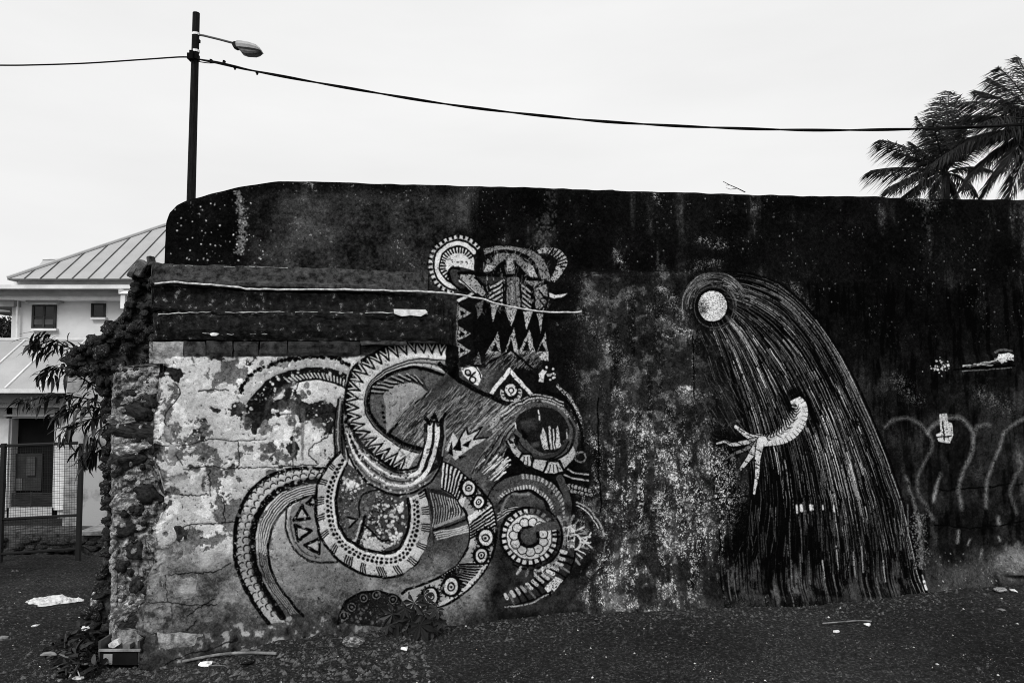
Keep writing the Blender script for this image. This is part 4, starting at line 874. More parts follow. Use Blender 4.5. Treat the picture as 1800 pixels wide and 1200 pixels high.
V = np.vstack([front, back, backb]); ix = np.arange(nu * nv).reshape(nv, nu); kb = nu * nv; kc = kb + nu
Fq = [np.stack([ix[:-1, :-1], ix[:-1, 1:], ix[1:, 1:], ix[1:, :-1]], -1).reshape(-1, 4)]
ar = np.arange(nu - 1)
Fq.append(np.stack([ix[-1, :-1], ix[-1, 1:], kb + ar + 1, kb + ar], -1))            # top
Fq.append(np.stack([kb + ar, kb + ar + 1, kc + ar + 1, kc + ar], -1))               # back
Fq.append(np.stack([kc + ar, kc + ar + 1, ix[0, 1:], ix[0, :-1]], -1))              # underside
for c in (0, nu - 1):                                                               # the two ends
    col = ix[:, c]; k0 = len(V); V = np.vstack([V, front[col] - np.array(NRM)[None] * (TH + DD[:, c])[:, None]]); bk = k0 + np.arange(nv)
    Fq.append(np.stack([col[:-1], col[1:], bk[1:], bk[:-1]], -1))
wall = thing('painted_wall', 'long black stained wall with a rounded corner, painted with serpents and a hairy creature', 'wall', wall_pt(0, float(np.interp(0, BU, BV))))
wo3 = np.array(wall.location)
me = grid_mesh('wall_face', V - wo3, np.vstack(Fq), wm)
uvl = me.uv_layers.new(name='paint'); lv = np.empty(len(me.loops), np.int32); me.loops.foreach_get('vertex_index', lv)
uv = np.full((len(V), 2), .02, np.float32); uv[:, 1] = .9; uv[:kb, 0] = ((UU - U0) / (U1 - U0)).ravel(); uv[:kb, 1] = ((VV - VB) / (VT - VB)).ravel()
uv[kb:kc, 0] = (us - U0) / (U1 - U0); uv[kb:kc, 1] = (topv - .3 - VB) / (VT - VB); uv[kc:kc + nu, 0] = (us - U0) / (U1 - U0); uv[kc:kc + nu, 1] = (topv - .3 - VB) / (VT - VB)
uvl.data.foreach_set('uv', uv[lv].ravel())
link('wall_face', me, wall)

# ledges of the old cornice, running along the left part of the wall
m_ledge = mat('sooty_cornice', 100, 26, 30., bump=1., bscale=60., lo=.36, hi=.72)
m_ledge2 = mat('dark_cornice', 190, 16, 26., bump=1., bscale=60., lo=.38, hi=.74, third=(.60, 46))
m_chip = mat('pale_lime_edge', 205, 120, 30., bump=.4)
def ledge(name, path, prof, m, seed, thr=.010):
    """profile (drop in photo px from the path, projection in m) swept along a path of photo pixels"""
    q = spl(path, 16); V = []; Fc = []; npf = len(prof)
    for i, (px, py) in enumerate(q):
        e = min(1, i / 3., (len(q) - 1 - i) / 9.)
        for j, (dy, dd) in enumerate(prof):
            nn = mnoise.noise(Vector((i * .23, j * .9, seed))) + .9 * mnoise.noise(Vector((i * .9, j * 1.7, seed + 9)))
            u, v = wall_uv(px, py + dy); inner = j in (0, npf - 1)
            V.append(wall_pt(float(u), float(v) + (0 if inner else nn * .006), -.05 if inner else dd * (.35 + .65 * e) + nn * thr))
    for i in range(len(q) - 1):
        for j in range(npf - 1): a = i * npf + j; Fc.append((a, a + 1, a + npf + 1, a + npf))
    for b in (0, (len(q) - 1) * npf): Fc.append(tuple(b + j for j in range(npf)))
    return part(name, V, Fc, m, wall, smooth=False)
ledge('ledge', [(268, 466), (300, 466), (420, 469), (540, 472), (640, 476), (700, 479), (752, 483)], [(0, 0), (0, .045), (8, .055), (17, .058), (26, .064), (31, .092), (36, .094), (40, .078), (44, 0)], m_ledge, 1.)
ledge('ledge', [(268, 503), (300, 503), (420, 511), (520, 515), (680, 517), (740, 519), (778, 523)], [(0, 0), (2, .066), (12, .060), (22, .058), (32, .062), (38, .085), (42, .098), (46, .090), (50, 0)], m_ledge2, 2., .014)
ledge('ledge', [(272, 552), (320, 551), (420, 552), (520, 553), (680, 554), (760, 556), (794, 560)], [(0, 0), (0, .090), (8, .092), (20, .083), (30, .072), (40, .050), (46, .035), (49, 0)], m_ledge2, 3., .016)
def edge_bead(path, r, d, chance, seed):
    q = spl(path, 10); mb = MB(); rr = random.Random(seed); run = []
    for p in list(q) + [None]:
        if p is None or rr.random() > chance:
            if len(run) > 2: MB().tube([wpx(*k, d) for k in run], [r * rr.uniform(.2, 1.) for _ in run], 5).build('edge_chip', m_chip, wall)
            run = []
        else: run.append((p[0], p[1] + rr.uniform(-.8, .8)))
edge_bead([(278, 553), (340, 549), (420, 549), (500, 548), (600, 549), (700, 550), (765, 552)], .0044, .098, .93, 4)
edge_bead([(290, 466), (360, 468), (430, 469), (540, 471)], .0032, .050, .80, 5)
edge_bead([(350, 585), (380, 586), (420, 588), (470, 587), (520, 588)], .003, .085, .62, 6)
# courses of squared blocks under the cornice and down the broken end
m_block = mat('sooty_block', 92, 28, 20., bump=.7, bscale=60., lo=.40, hi=.68)
m_blockl = mat('pale_block', 165, 80, 13., bump=.8, bscale=60., lo=.36, hi=.60)
m_blockd = mat('black_block', 62, 20, 20., bump=.7, bscale=60.)
def block(x0, y0, x1, y1, d, dep, m, jit=.004, raw=1.4):
    n = 4; V = []; Fc = []; sd_ = rnd.uniform(0, 50); cj = [[(rnd.uniform(-raw, raw), rnd.uniform(-raw, raw)) for _ in range(2)] for _ in range(2)]
    for j in range(n + 1):
        for i in range(n + 1):
            s, t = i / n, j / n; e = min(i, n - i, j, n - j); ex = (cj[0][0][0] * (1 - s) + cj[0][1][0] * s) * (1 - t) + (cj[1][0][0] * (1 - s) + cj[1][1][0] * s) * t; ey = (cj[0][0][1] * (1 - s) + cj[0][1][1] * s) * (1 - t) + (cj[1][0][1] * (1 - s) + cj[1][1][1] * s) * t
            q = raw * .9 * mnoise.noise(Vector((i * .9 + sd_, j * .9, 3)))
            px, py = x0 + .8 + (x1 - x0 - 1.6) * s + ex + q, y0 + .8 + (y1 - y0 - 1.6) * t + ey + q
            V.append(wpx(px, py, d) + NRM * ((.010 if e else 0) + jit * 1.6 * mnoise.noise(Vector((i * .8, j * .8, sd_)))))
    k = n + 1
    for j in range(n):
        for i in range(n): a = j * k + i; Fc.append((a, a + k, a + k + 1, a + 1))
    rim = [i for i in range(n)] + [n + k * j for j in range(n)] + [k * n + n - i for i in range(n)] + [k * (n - j) for j in range(n)]
    b0 = len(V); V += [V[r] - NRM * dep for r in rim]; L = len(rim)
    for i in range(L): Fc.append((rim[i], rim[(i + 1) % L], b0 + (i + 1) % L, b0 + i))
    Fc.append(tuple(b0 + i for i in range(L)))
    return part('block', V, Fc, m, wall)
for x0, x1, y1, m in ((268, 323, 640, m_blockl), (323, 362, 629, m_block), (362, 410, 629, m_blockd), (410, 455, 629, m_blockd), (455, 505, 629, m_blockd), (505, 560, 627, m_blockd), (560, 633, 626, m_blockd), (633, 716, 608, m_block), (716, 775, 604, m_blockd)):
    block(x0, 599, x1, y1, .036, .12, m)

# ---------------------------------------------------------------- broken end of the wall: rubble core with stones
m_mort = mat('grey_mortar', 200, 58, 24., bump=.8, bscale=60., lo=.34, hi=.68, third=(.5, 116))
m_s1 = mat('rubble_stone', 172, 58, 22., bump=.9, bscale=42., lo=.38, hi=.64)
m_s2 = mat('dark_basalt', 70, 18, 22., bump=.9, bscale=50.)
m_s3 = mat('pale_rubble', 172, 80, 20., bump=.9, bscale=44., lo=.38, hi=.62)
def core_slab(name, poly, d, dep, m, parent, seed, amp=.03, n=46):
    """rough slab: pixel outline filled with a noisy grid, given a back"""
    p = np.array(poly, float); x0, y0 = p.min(0); x1, y1 = p.max(0); nx_, ny_ = n, int(n * (y1 - y0) / (x1 - x0)) + 1
    nx_ = max(nx_, 12); ny_ = min(max(ny_, 12), 190)
    keep = {}; V = []; Fc = []
    rows = []
    for j in range(ny_ + 1):
        y = y0 + (y1 - y0) * j / ny_; xs = []
        for i in range(len(p)):
            a, b = p[i], p[(i + 1) % len(p)]
            if (a[1] > y) != (b[1] > y): xs.append(a[0] + (y - a[1]) * (b[0] - a[0]) / (b[1] - a[1]))
        if len(xs) < 2: continue
        rows.append((y, min(xs) + 3 * mnoise.noise(Vector((y * .15, seed, 0))), max(xs)))
    for y, a, b in rows:
        for i in range(nx_ + 1):
            x = a + (b - a) * i / nx_; e = min(i, nx_ - i) / 2.; e = min(e, 1)
            nn = mnoise.noise(Vector((x * .05, y * .06, seed))) + .6 * mnoise.noise(Vector((x * .12, y * .16, seed + 3))) + .3 * mnoise.noise(Vector((x * .3, y * .36, seed + 5)))
            V.append(wpx(x, y, d + amp * nn - (.07 * (1 - e))))
    R_ = len(rows); W_ = nx_ + 1
    for j in range(R_ - 1):
        for i in range(nx_): k = j * W_ + i; Fc.append((k, k + W_, k + W_ + 1, k + 1))
    k0 = len(V)
    for y, a, b in rows: V += [wpx(a + 3, y, d) - NRM * dep, wpx(b, y, d) - NRM * dep]
    for j in range(R_ - 1):
        q = k0 + 2 * j; Fc += [(q, q + 1, q + 3, q + 2), (j * W_, q, q + 2, (j + 1) * W_), (j * W_ + nx_, (j + 1) * W_ + nx_, q + 3, q + 1)]
    Fc.append(tuple(range(W_)) + (k0 + 1, k0)); e = (R_ - 1) * W_; Fc.append(tuple(range(e + nx_, e - 1, -1)) + (k0 + 2 * R_ - 2, k0 + 2 * R_ - 1))
    return part(name, V, Fc, m, parent)
front_poly = [(262, 600), (300, 628), (296, 650), (318, 700), (300, 780), (326, 860), (330, 930), (340, 1000), (350, 1060), (372, 1170), (190, 1170), (194, 1060), (197, 1000), (196, 900), (195, 780), (196, 700), (200, 656), (212, 645), (226, 652), (240, 640), (262, 648)]
FD = -.10
core_slab('rubble_core', front_poly, FD, .40, m_mort, wall, 2., .034, 72)
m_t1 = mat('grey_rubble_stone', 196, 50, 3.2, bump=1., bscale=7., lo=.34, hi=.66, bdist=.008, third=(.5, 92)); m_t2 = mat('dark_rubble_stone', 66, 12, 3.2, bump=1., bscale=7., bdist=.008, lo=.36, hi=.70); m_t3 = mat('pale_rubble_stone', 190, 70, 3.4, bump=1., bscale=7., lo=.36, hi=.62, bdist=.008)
m_t4 = mat('flecked_stub_stone', 150, 12, 3.6, bump=1., bscale=7., lo=.36, hi=.74, bdist=.008, third=(.56, 42))  # dark stone mottled with paler flecks
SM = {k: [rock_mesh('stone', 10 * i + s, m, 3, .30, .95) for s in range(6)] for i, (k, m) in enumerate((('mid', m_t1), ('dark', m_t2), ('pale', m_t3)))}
FRAME = Matrix((DIR, -NRM, (0, 0, 1))).transposed()
def stone(parent, px, py, rx, ry, d, kind, name='stone', thick=.6):
    k = 1 / F * (Vector(wpx(px, py, d)) - Vector((0, 0, EYE))).length
    o = link(name, rnd.choice(SM[kind]), parent, wpx(px, py, d), scale=(rx * k, min(rx, ry) * k * thick + .012, ry * k * 1.2))
    o.rotation_euler = (FRAME @ Euler((rnd.uniform(-.3, .3), rnd.uniform(-.5, .5), rnd.uniform(-.4, .4))).to_matrix()).to_euler(); return o
for a in ((235, 719, 34, 13, -.005, 'dark'), (240, 757, 36, 11, -.004, 'dark'), (222, 808, 28, 12, -.006, 'dark'), (303, 848, 17, 27, -.012, 'dark'), (272, 778, 15, 15, -.004, 'dark'), (268, 704, 13, 12, .0, 'dark'),  # some dark stones stand in for shaded holes and recesses
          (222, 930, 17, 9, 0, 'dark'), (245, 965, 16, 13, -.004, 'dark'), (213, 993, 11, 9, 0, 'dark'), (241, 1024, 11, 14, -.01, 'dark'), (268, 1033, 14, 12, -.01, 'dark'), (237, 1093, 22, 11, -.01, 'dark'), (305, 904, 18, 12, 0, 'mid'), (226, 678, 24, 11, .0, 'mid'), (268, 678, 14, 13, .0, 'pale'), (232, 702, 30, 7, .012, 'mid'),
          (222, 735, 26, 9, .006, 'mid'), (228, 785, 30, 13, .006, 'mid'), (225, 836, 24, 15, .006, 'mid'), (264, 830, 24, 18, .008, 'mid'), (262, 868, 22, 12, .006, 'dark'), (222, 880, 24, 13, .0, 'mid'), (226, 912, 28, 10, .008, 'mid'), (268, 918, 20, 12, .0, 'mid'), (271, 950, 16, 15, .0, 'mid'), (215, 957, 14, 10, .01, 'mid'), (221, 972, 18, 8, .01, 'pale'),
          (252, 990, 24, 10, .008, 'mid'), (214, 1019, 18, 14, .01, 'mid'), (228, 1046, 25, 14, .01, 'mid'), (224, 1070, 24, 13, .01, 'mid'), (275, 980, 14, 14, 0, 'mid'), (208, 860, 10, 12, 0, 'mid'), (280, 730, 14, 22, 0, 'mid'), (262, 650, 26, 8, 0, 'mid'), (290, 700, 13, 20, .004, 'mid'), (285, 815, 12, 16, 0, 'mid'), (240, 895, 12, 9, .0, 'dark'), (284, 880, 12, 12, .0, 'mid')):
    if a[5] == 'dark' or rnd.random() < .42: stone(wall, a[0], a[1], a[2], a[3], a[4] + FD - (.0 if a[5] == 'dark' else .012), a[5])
for x in np.arange(203, 266, 9.): stone(wall, x, 649 + rnd.uniform(-3, 4), rnd.uniform(5, 9), rnd.uniform(4, 7), FD - .02, rnd.choice(['mid', 'dark', 'mid']))
for y in np.arange(930, 1150, 11.): stone(wall, 199 + rnd.uniform(-2, 2) + (y - 930) * .02, y, rnd.uniform(3, 5), rnd.uniform(5, 8), .01 + FD, 'pale')
for _ in range(110):
    px, py = rnd.uniform(200, 300), rnd.uniform(650, 1100); stone(wall, px, py, rnd.uniform(3, 7), rnd.uniform(2.5, 5.5), FD + rnd.uniform(0, .02), rnd.choice(['mid', 'pale', 'mid', 'dark', 'dark']))
# larger squared stones at the foot of the broken end
for x0, y0, x1, y1, m, d in ((288, 920, 338, 953, m_block, .046), (290, 957, 343, 1003, m_blockl, .044), (276, 1006, 296, 1053, m_blockl, .046), (298, 1006, 346, 1054, m_blockl, .044),
                             (252, 1060, 300, 1110, m_s1, .05), (206, 1108, 274, 1162, m_s1, .06), (278, 1112, 356, 1166, m_s3, .06), (290, 780, 313, 824, m_blockl, .044), (284, 736, 306, 778, m_blockl, .044)):
    block(x0, y0, x1, y1, d - (.10 if x1 < 276 else 0), .16, m, .012, 3.5)

# darker stub of rubble going back and stepping down behind the painted wall
stub = thing('rubble_wall', 'crumbling dark stub of rubble masonry stepping down behind the left end of the painted wall', 'ruined wall', wpx(215, 1150, -.5))
back_poly = [(268, 470), (240, 470), (234, 500), (224, 545), (206, 560), (186, 572), (180, 590), (160, 592), (150, 606), (119, 624), (119, 648), (164, 648), (182, 690), (188, 760), (182, 850), (188, 900), (180, 980), (172, 1040), (162, 1100), (150, 1150), (300, 1160), (300, 470)]
m_stubm = mat('black_rubble', 96, 18, 12., bump=1., bscale=40., lo=.36, hi=.7)
m_stubs = mat('flecked_stone', 200, 20, 34., bump=1., bscale=60., lo=.36, hi=.74, third=(.57, 66))  # near black stone with pale flecks
core_slab('rubble_core', back_poly, -.48, .35, m_stubm, stub, 5., .03)
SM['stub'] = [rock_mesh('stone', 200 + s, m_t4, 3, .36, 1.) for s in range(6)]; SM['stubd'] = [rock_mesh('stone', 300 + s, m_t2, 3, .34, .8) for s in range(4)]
def in_poly(x, y, p):
    c = False
    for i in range(len(p)):
        a, b = p[i], p[(i + 1) % len(p)]
        if (a[1] > y) != (b[1] > y) and x < a[0] + (y - a[1]) * (b[0] - a[0]) / (b[1] - a[1]): c = not c
    return c
for i in range(len(back_poly) - 3):
    a, b = back_poly[i], back_poly[i + 1]
    L = math.hypot(b[0] - a[0], b[1] - a[1]); k = max(1, int(L / 13))
    for j in range(k):
        t = (j + rnd.random()) / k; stone(stub, a[0] + (b[0] - a[0]) * t + 4, a[1] + (b[1] - a[1]) * t + 4, rnd.uniform(6, 12), rnd.uniform(4.5, 8), -.46, rnd.choice(['stub', 'stub', 'stubd']))
cnt = 0
while cnt < 120:
    x, y = rnd.uniform(120, 290), rnd.uniform(472, 680 if cnt < 95 else 1150)
    if in_poly(x, y, back_poly): stone(stub, x, y, rnd.uniform(4, 12), rnd.uniform(4, 8.5), -.46 + rnd.uniform(0, .05), rnd.choice(['stub', 'stubd', 'stubd'])); cnt += 1
# broken bricks standing on the stub
m_brick = mat('weathered_brick', 105, 40, 16., bump=.6)
for (px, py, w, h, a) in ((248, 472, 17, 26, .55), (236, 478, 10, 20, .5), (266, 459, 8, 16, -.15), (275, 464, 16, 6, .25)):
    k = 5.0 / F; o = MB().box((0, 0, 0), (w * k, .09, h * k)); me = mesh('brick', o.V, o.F, m_brick)
    bmm = bmesh.new(); bmm.from_mesh(me); bmesh.ops.bevel(bmm, geom=bmm.edges[:], offset=.006, segments=1, affect='EDGES'); bmm.to_mesh(me); bmm.free()
    link('brick', me, stub, wpx(px, py, -.42), (0.1, a, YAW))

# ================================================================ cable lying on the cornice, white strip beside it
m_wcab = mat('white_cable_sheath', 222, 150, 40., bump=.2)
cab = [(272, 499), (300, 496), (345, 499), (420, 505), (440, 508), (500, 509), (590, 509), (690, 511), (770, 514), (805, 518), (840, 524), (880, 535), (930, 545), (975, 549), (1022, 548)]
dcab = np.interp([p[0] for p in cab], [272, 770, 812, 1022], [.104, .104, .055, .03])
q = spl(cab, 6); qd = np.interp(q[:, 0], [p[0] for p in cab], dcab)
props(MB().tube([wpx(a, b + mnoise.noise(Vector((a * .05, 0, 0))) * 1.5, dd) for (a, b), dd in zip(q, qd)], [.0062 + .002 * mnoise.noise(Vector((a * .09, 3, 0))) for a in q[:, 0]], 7).build('white_cable', m_wcab, smooth=True), 'thin white cable draped along the cornice and across the painted mask', 'cable')
V = []; m_strip = mat('white_strip', 225, 180, 20.)
mb = MB(); mb.prism([wpx(a, b, .106) for a, b in ((692, 543), (748, 544), (752, 549), (740, 556), (722, 554), (706, 556), (693, 551))], -NRM * .02)
props(mb.build('plaster_strip', m_strip), 'short white strip of plaster stuck on the cornice left of the painted mask', 'plaster fragment')
mb = MB(); mb.prism([wpx(a, b, .097) for a, b in ((368, 586), (376, 584), (385, 586), (380, 590), (371, 590))], -NRM * .02)
props(mb.build('plaster_chip', m_strip), 'tiny white chip under the lowest ledge of the cornice', 'plaster fragment')

# ================================================================ house behind, on lower ground
HZ = -1.9
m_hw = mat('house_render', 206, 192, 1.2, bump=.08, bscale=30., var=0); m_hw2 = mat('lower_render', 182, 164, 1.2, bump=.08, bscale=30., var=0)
m_roof = mat('grey_sheet_roof', 166, 156, 1.4, rough=.7, bump=.06, var=.08); m_trim = mat('white_trim', 222, 196, 2., bump=.05, var=.05); m_grey = mat('grey_soffit', 140, 124, 2., bump=.05, var=.05)  # m_grey carries the eave shade of fascia and soffits in its colour
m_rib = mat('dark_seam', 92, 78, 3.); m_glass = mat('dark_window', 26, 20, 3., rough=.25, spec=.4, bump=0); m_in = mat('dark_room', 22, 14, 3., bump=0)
house = thing('house', 'pale two storey house with grey sheet metal roofs behind the ruined wall', 'house', (at(120, 890, 20).x, 20, HZ))
a, b = at(22, 515, 20), at(520, 650, 20)
MB().box(((a.x + b.x) / 2, 23.5, (a.z + HZ) / 2 - .02), (b.x - a.x, 7, a.z - HZ)).build('wall', m_hw, house)
a, b = at(-260, 716, 18.9), at(190, 890, 18.9)
# lower storey front, with a door opening
lw = MB()
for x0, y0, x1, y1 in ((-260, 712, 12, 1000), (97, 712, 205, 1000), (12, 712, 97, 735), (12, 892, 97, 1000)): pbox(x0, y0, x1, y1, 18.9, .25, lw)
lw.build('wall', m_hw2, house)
pbox(10, 733, 99, 894, 19.16, .03).build('dark_doorway', m_in, house)  # flat dark panel, painted as the unlit room behind the opening
pbox(99, 748, 115, 896, 18.84, .05).build('shutter', m_trim, house); pbox(-8, 735, 10, 896, 18.84, .05).build('shutter', m_trim, house)
m_dim = mat('dim_furniture', 52, 40, 4., bump=0); m_dim2 = mat('dim_furniture_pale', 84, 70, 4., bump=0)  # dimness of the room is put into these tones
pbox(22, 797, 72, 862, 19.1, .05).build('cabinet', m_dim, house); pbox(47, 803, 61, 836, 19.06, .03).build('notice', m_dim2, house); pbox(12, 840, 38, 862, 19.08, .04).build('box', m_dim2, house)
lv_ = MB()
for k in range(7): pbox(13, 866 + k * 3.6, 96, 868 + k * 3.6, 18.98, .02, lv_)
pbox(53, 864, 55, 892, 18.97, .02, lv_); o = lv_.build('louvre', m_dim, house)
pbox(6, 728, 103, 732, 18.82, .06).build('lintel', m_trim, house)
# eaves
pbox(-30, 500.5, 520, 507, 19.2, .9).build('slab_edge', m_trim, house); pbox(-26, 507, 520, 518, 19.45, .6).build('fascia', m_grey, house); pbox(-10, 518, 214, 526.5, 19.6, .4).build('beam', m_trim, house)  # grey fascia: shade below the slab given as colour
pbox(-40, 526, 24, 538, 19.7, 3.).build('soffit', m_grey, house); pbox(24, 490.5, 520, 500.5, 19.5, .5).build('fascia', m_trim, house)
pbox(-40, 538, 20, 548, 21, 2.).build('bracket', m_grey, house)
MB().tube([at(117, 704, 18.3), at(117, 720, 18.6), at(117, 900, 18.75)], .035, 7).build('downpipe', m_trim, house)
MB().tube([at(30, 527, 19.85), at(30, 600, 19.9)], .03, 7).build('downpipe', m_trim, house)
# corner canopy on the right
cn = MB(); cn.prism([at(208, 508, 19.1), at(236, 500, 19.6), at(262, 508, 19.1), at(262, 516, 19.1), at(208, 516, 19.1)], (0, .6, 0)); cn.build('canopy', m_trim, house)
pbox(212, 516.3, 219, 542, 19.15, .1).build('canopy_post', m_trim, house)
def window(x0, y0, x1, y1, Y, bars):
    w = MB()
    for c in ((x0, y0, x0 + 2.4, y1), (x1 - 2.4, y0, x1, y1), (x0 + 2.4, y0, x1 - 2.4, y0 + 2.4), (x0 + 2.4, y1 - 2.4, x1 - 2.4, y1)): pbox(*c, Y - .05, .06, w)
    w_ = w.build('window', mat('dark_frame', 58, 44, 4., bump=0), house)
    pbox(x0 + 1, y0 + 1, x1 - 1, y1 - 1, Y - .022, .016).build('pane', m_glass, w_)
    if bars:
        bb = MB(); cx_ = (x0 + x1) / 2; pbox(cx_ - 1, y0 + 2.4, cx_ + 1, y1 - 2.4, Y - .045, .02, bb); pbox(x0 + 2.4, (y0 + y1) / 2 - .8, cx_ - 1, (y0 + y1) / 2 + .8, Y - .045, .02, bb); pbox(cx_ + 1, (y0 + y1) / 2 - .8, x1 - 2.4, (y0 + y1) / 2 + .8, Y - .045, .02, bb)
        bb.build('bar', mat('dark_frame', 58, 44, 4., bump=0), w_)
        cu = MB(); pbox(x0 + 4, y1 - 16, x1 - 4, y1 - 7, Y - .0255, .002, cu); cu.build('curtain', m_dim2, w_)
    pbox(x0 - 2, y1, x1 + 1, y1 + 4, Y - .12, .12).build('sill', m_trim, w_)
window(56, 536, 97, 577, 20, True); window(160, 533, 184, 557.5, 20, False)
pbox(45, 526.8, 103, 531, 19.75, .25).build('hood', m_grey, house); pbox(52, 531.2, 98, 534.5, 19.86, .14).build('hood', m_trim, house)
# upper hip roof: sheet by sheet with raised seams
e0 = at(15, 490.2, 19.2); SL = .72; W = at(43, 490, 19.2).x - e0.x
HT = 2.75
for k in range(17):
    x0, x1 = k * W, (k + 1) * W; h0, h1 = min(x0, HT), min(x1, HT)
    a = e0 + Vector((x0, 0, 0)); b = e0 + Vector((x1 - .006, 0, 0)); c = e0 + Vector((x1 - .006, h1, h1 * SL)); d_ = e0 + Vector((x0, h0, h0 * SL))
    nrm = Vector((0, -SL, 1)).normalized(); MB().prism([a, b, c, d_] if k else [a, b, c], -nrm * .03).build('roof_panel', m_roof, house)
    if k: MB().tube([a + nrm * .012, d_ + nrm * .012], .017, 4).build('seam', m_rib, house)
MB().tube([e0 + Vector((-.03, 0, .03)), e0 + Vector((HT, HT, HT * SL + .03)), e0 + Vector((17 * W, HT, HT * SL + .03))], .05, 6).build('ridge_cap', m_roof, house)
MB().prism([e0, e0 + Vector((HT, HT, HT * SL)), e0 + Vector((0, 2 * HT, 0))], Vector((.02, 0, -.04))).build('roof_panel', m_roof, house)
MB().tube([e0 + Vector((0, -.03, -.015)), e0 + Vector((8, -.03, -.015))], .022, 4).build('eave_trim', m_rib, house)
MB().prism([at(56, 484, 22.5), at(76, 456, 23.6), at(140, 454, 23.6), at(150, 484, 22.5)], (0, .1, -.05)).build('roof_panel', m_roof, house)
MB().tube([at(75, 455.5, 23.55), at(128, 454, 23.55)], .03, 5).build('ridge_cap', m_trim, house)
# lower roof
l0, l1 = at(-140, 684, 17.9), at(160, 684, 17.9); h0 = at(-140, 597.5, 19.85)
xs = [at(p, 684, 17.9).x for p in (-180, -110, -51, 8, 67, 126, 185)]
for x0, x1 in zip(xs[:-1], xs[1:]):
    MB().prism([(x0 + .012, l0.y, l0.z), (x1 - .012, l0.y, l0.z), (x1 - .012, h0.y, h0.z), (x0 + .012, h0.y, h0.z)], (0, .03, -.03)).build('roof_panel', m_roof, house)
    MB().tube([(x1, l0.y, l0.z + .02), (x1, h0.y, h0.z + .02)], .03, 5).build('seam', m_trim, house)
MB().tube([(xs[0], h0.y - .02, h0.z + .02), (xs[-1], h0.y - .02, h0.z + .02)], .04, 5).build('ridge_cap', m_trim, house)
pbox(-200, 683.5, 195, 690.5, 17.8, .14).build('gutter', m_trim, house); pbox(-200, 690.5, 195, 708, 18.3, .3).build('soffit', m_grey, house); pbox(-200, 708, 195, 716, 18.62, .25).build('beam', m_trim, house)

# boundary wall end, low wall, fence
m_bw = mat('stained_plaster', 178, 96, 2.2, bump=.2, lo=.34, hi=.5)
bwl = MB(); a, b = at(118, 649, 8.6), at(270, 930, 8.6); bwl.box(((a.x + b.x) / 2, 8.75, (a.z - 1.9) / 2), (b.x - a.x, .3, a.z + 1.9))
o = bwl.build('boundary_wall', m_bw); props(o, 'pale stained plaster wall end standing between the ruined wall and the house', 'wall')
lowt = thing('low_wall', 'low dark rubble wall behind the mesh fence', 'wall', (at(60, 1000, 7.3).x, 7.3, -.1))
a, b = at(-320, 938, 7.2), at(215, 1010, 7.2)
MB().box(((a.x + b.x) / 2, 7.4, (a.z - 1.2) / 2), (b.x - a.x, .4, a.z + 1.2)).build('rubble_core', m_stubm, lowt)
MB().box(((at(139, 936, 7.15).x + b.x) / 2, 7.36, a.z + .02), (b.x - at(139, 936, 7.15).x, .46, .036)).build('coping', mat('pale_coping', 150, 90, 6.), lowt)
SM['low'] = [rock_mesh('stone', 400 + s, mat('dim_rubble', 82, 16, 3.4, bump=.9, bscale=7., bdist=.008, lo=.36, hi=.7), 2, .3, .75) for s in range(6)]
for _ in range(110):
    px, py = rnd.uniform(-60, 200), rnd.uniform(945, 1003); p = at(px, py, 7.19)
    link('stone', rnd.choice(SM['low']), lowt, p, (rnd.uniform(-.3, .3), rnd.uniform(-.3, .3), rnd.uniform(0, 6)), (rnd.uniform(.04, .10), .05, rnd.uniform(.03, .055)))
m_fence = mat('black_steel', 16, 11, 8., rough=.6, bump=.1, spec=.3)
fence = thing('mesh_fence', 'black steel fence panel of square wire mesh before the house', 'fence', at(140, 1000, 6.6))
YF = lambda px: 6.6 - .0011 * (140 - px)
for px in (3, 140, -134):
    p0, p1 = at(px, 779, YF(px)), at(px, 1004, YF(px)); MB().box((p0 + p1) / 2, (.034, .034, (p0 - p1).length)).build('post', m_fence, fence)
def rail(y0, y1, r):
    MB().tube([at(-131, y0 + (y0 - y1) * .96, YF(-131)) - Vector((0, .0, 0)), at(137, y1, YF(137))], r, 6).build('rail', m_fence, fence)
rail(783.5, 778, .014); rail(912, 905, .012); rail(973, 964, .012)
wm_ = MB()
for k in range(44):
    f = (k + .5) / 44; y0, y1 = 783.5 + 189.5 * f, 778 + 186 * f; wm_.tube([at(-131, y0 + (y0 - y1), YF(-131) + .012), at(137, y1, YF(137) + .012)], .0017, 3, False)
for k in range(62):
    px = -129 + 266 * (k + .5) / 62; f = (px) / 140.; ya, yb = 783.5 - 5.5 * f, 973 - 9 * f; wm_.tube([at(px, ya, YF(px) + .008), at(px, yb, YF(px) + .008)], .0017, 3, False)
o = wm_.build('wire_mesh', m_fence, fence); o['kind'] = 'stuff'

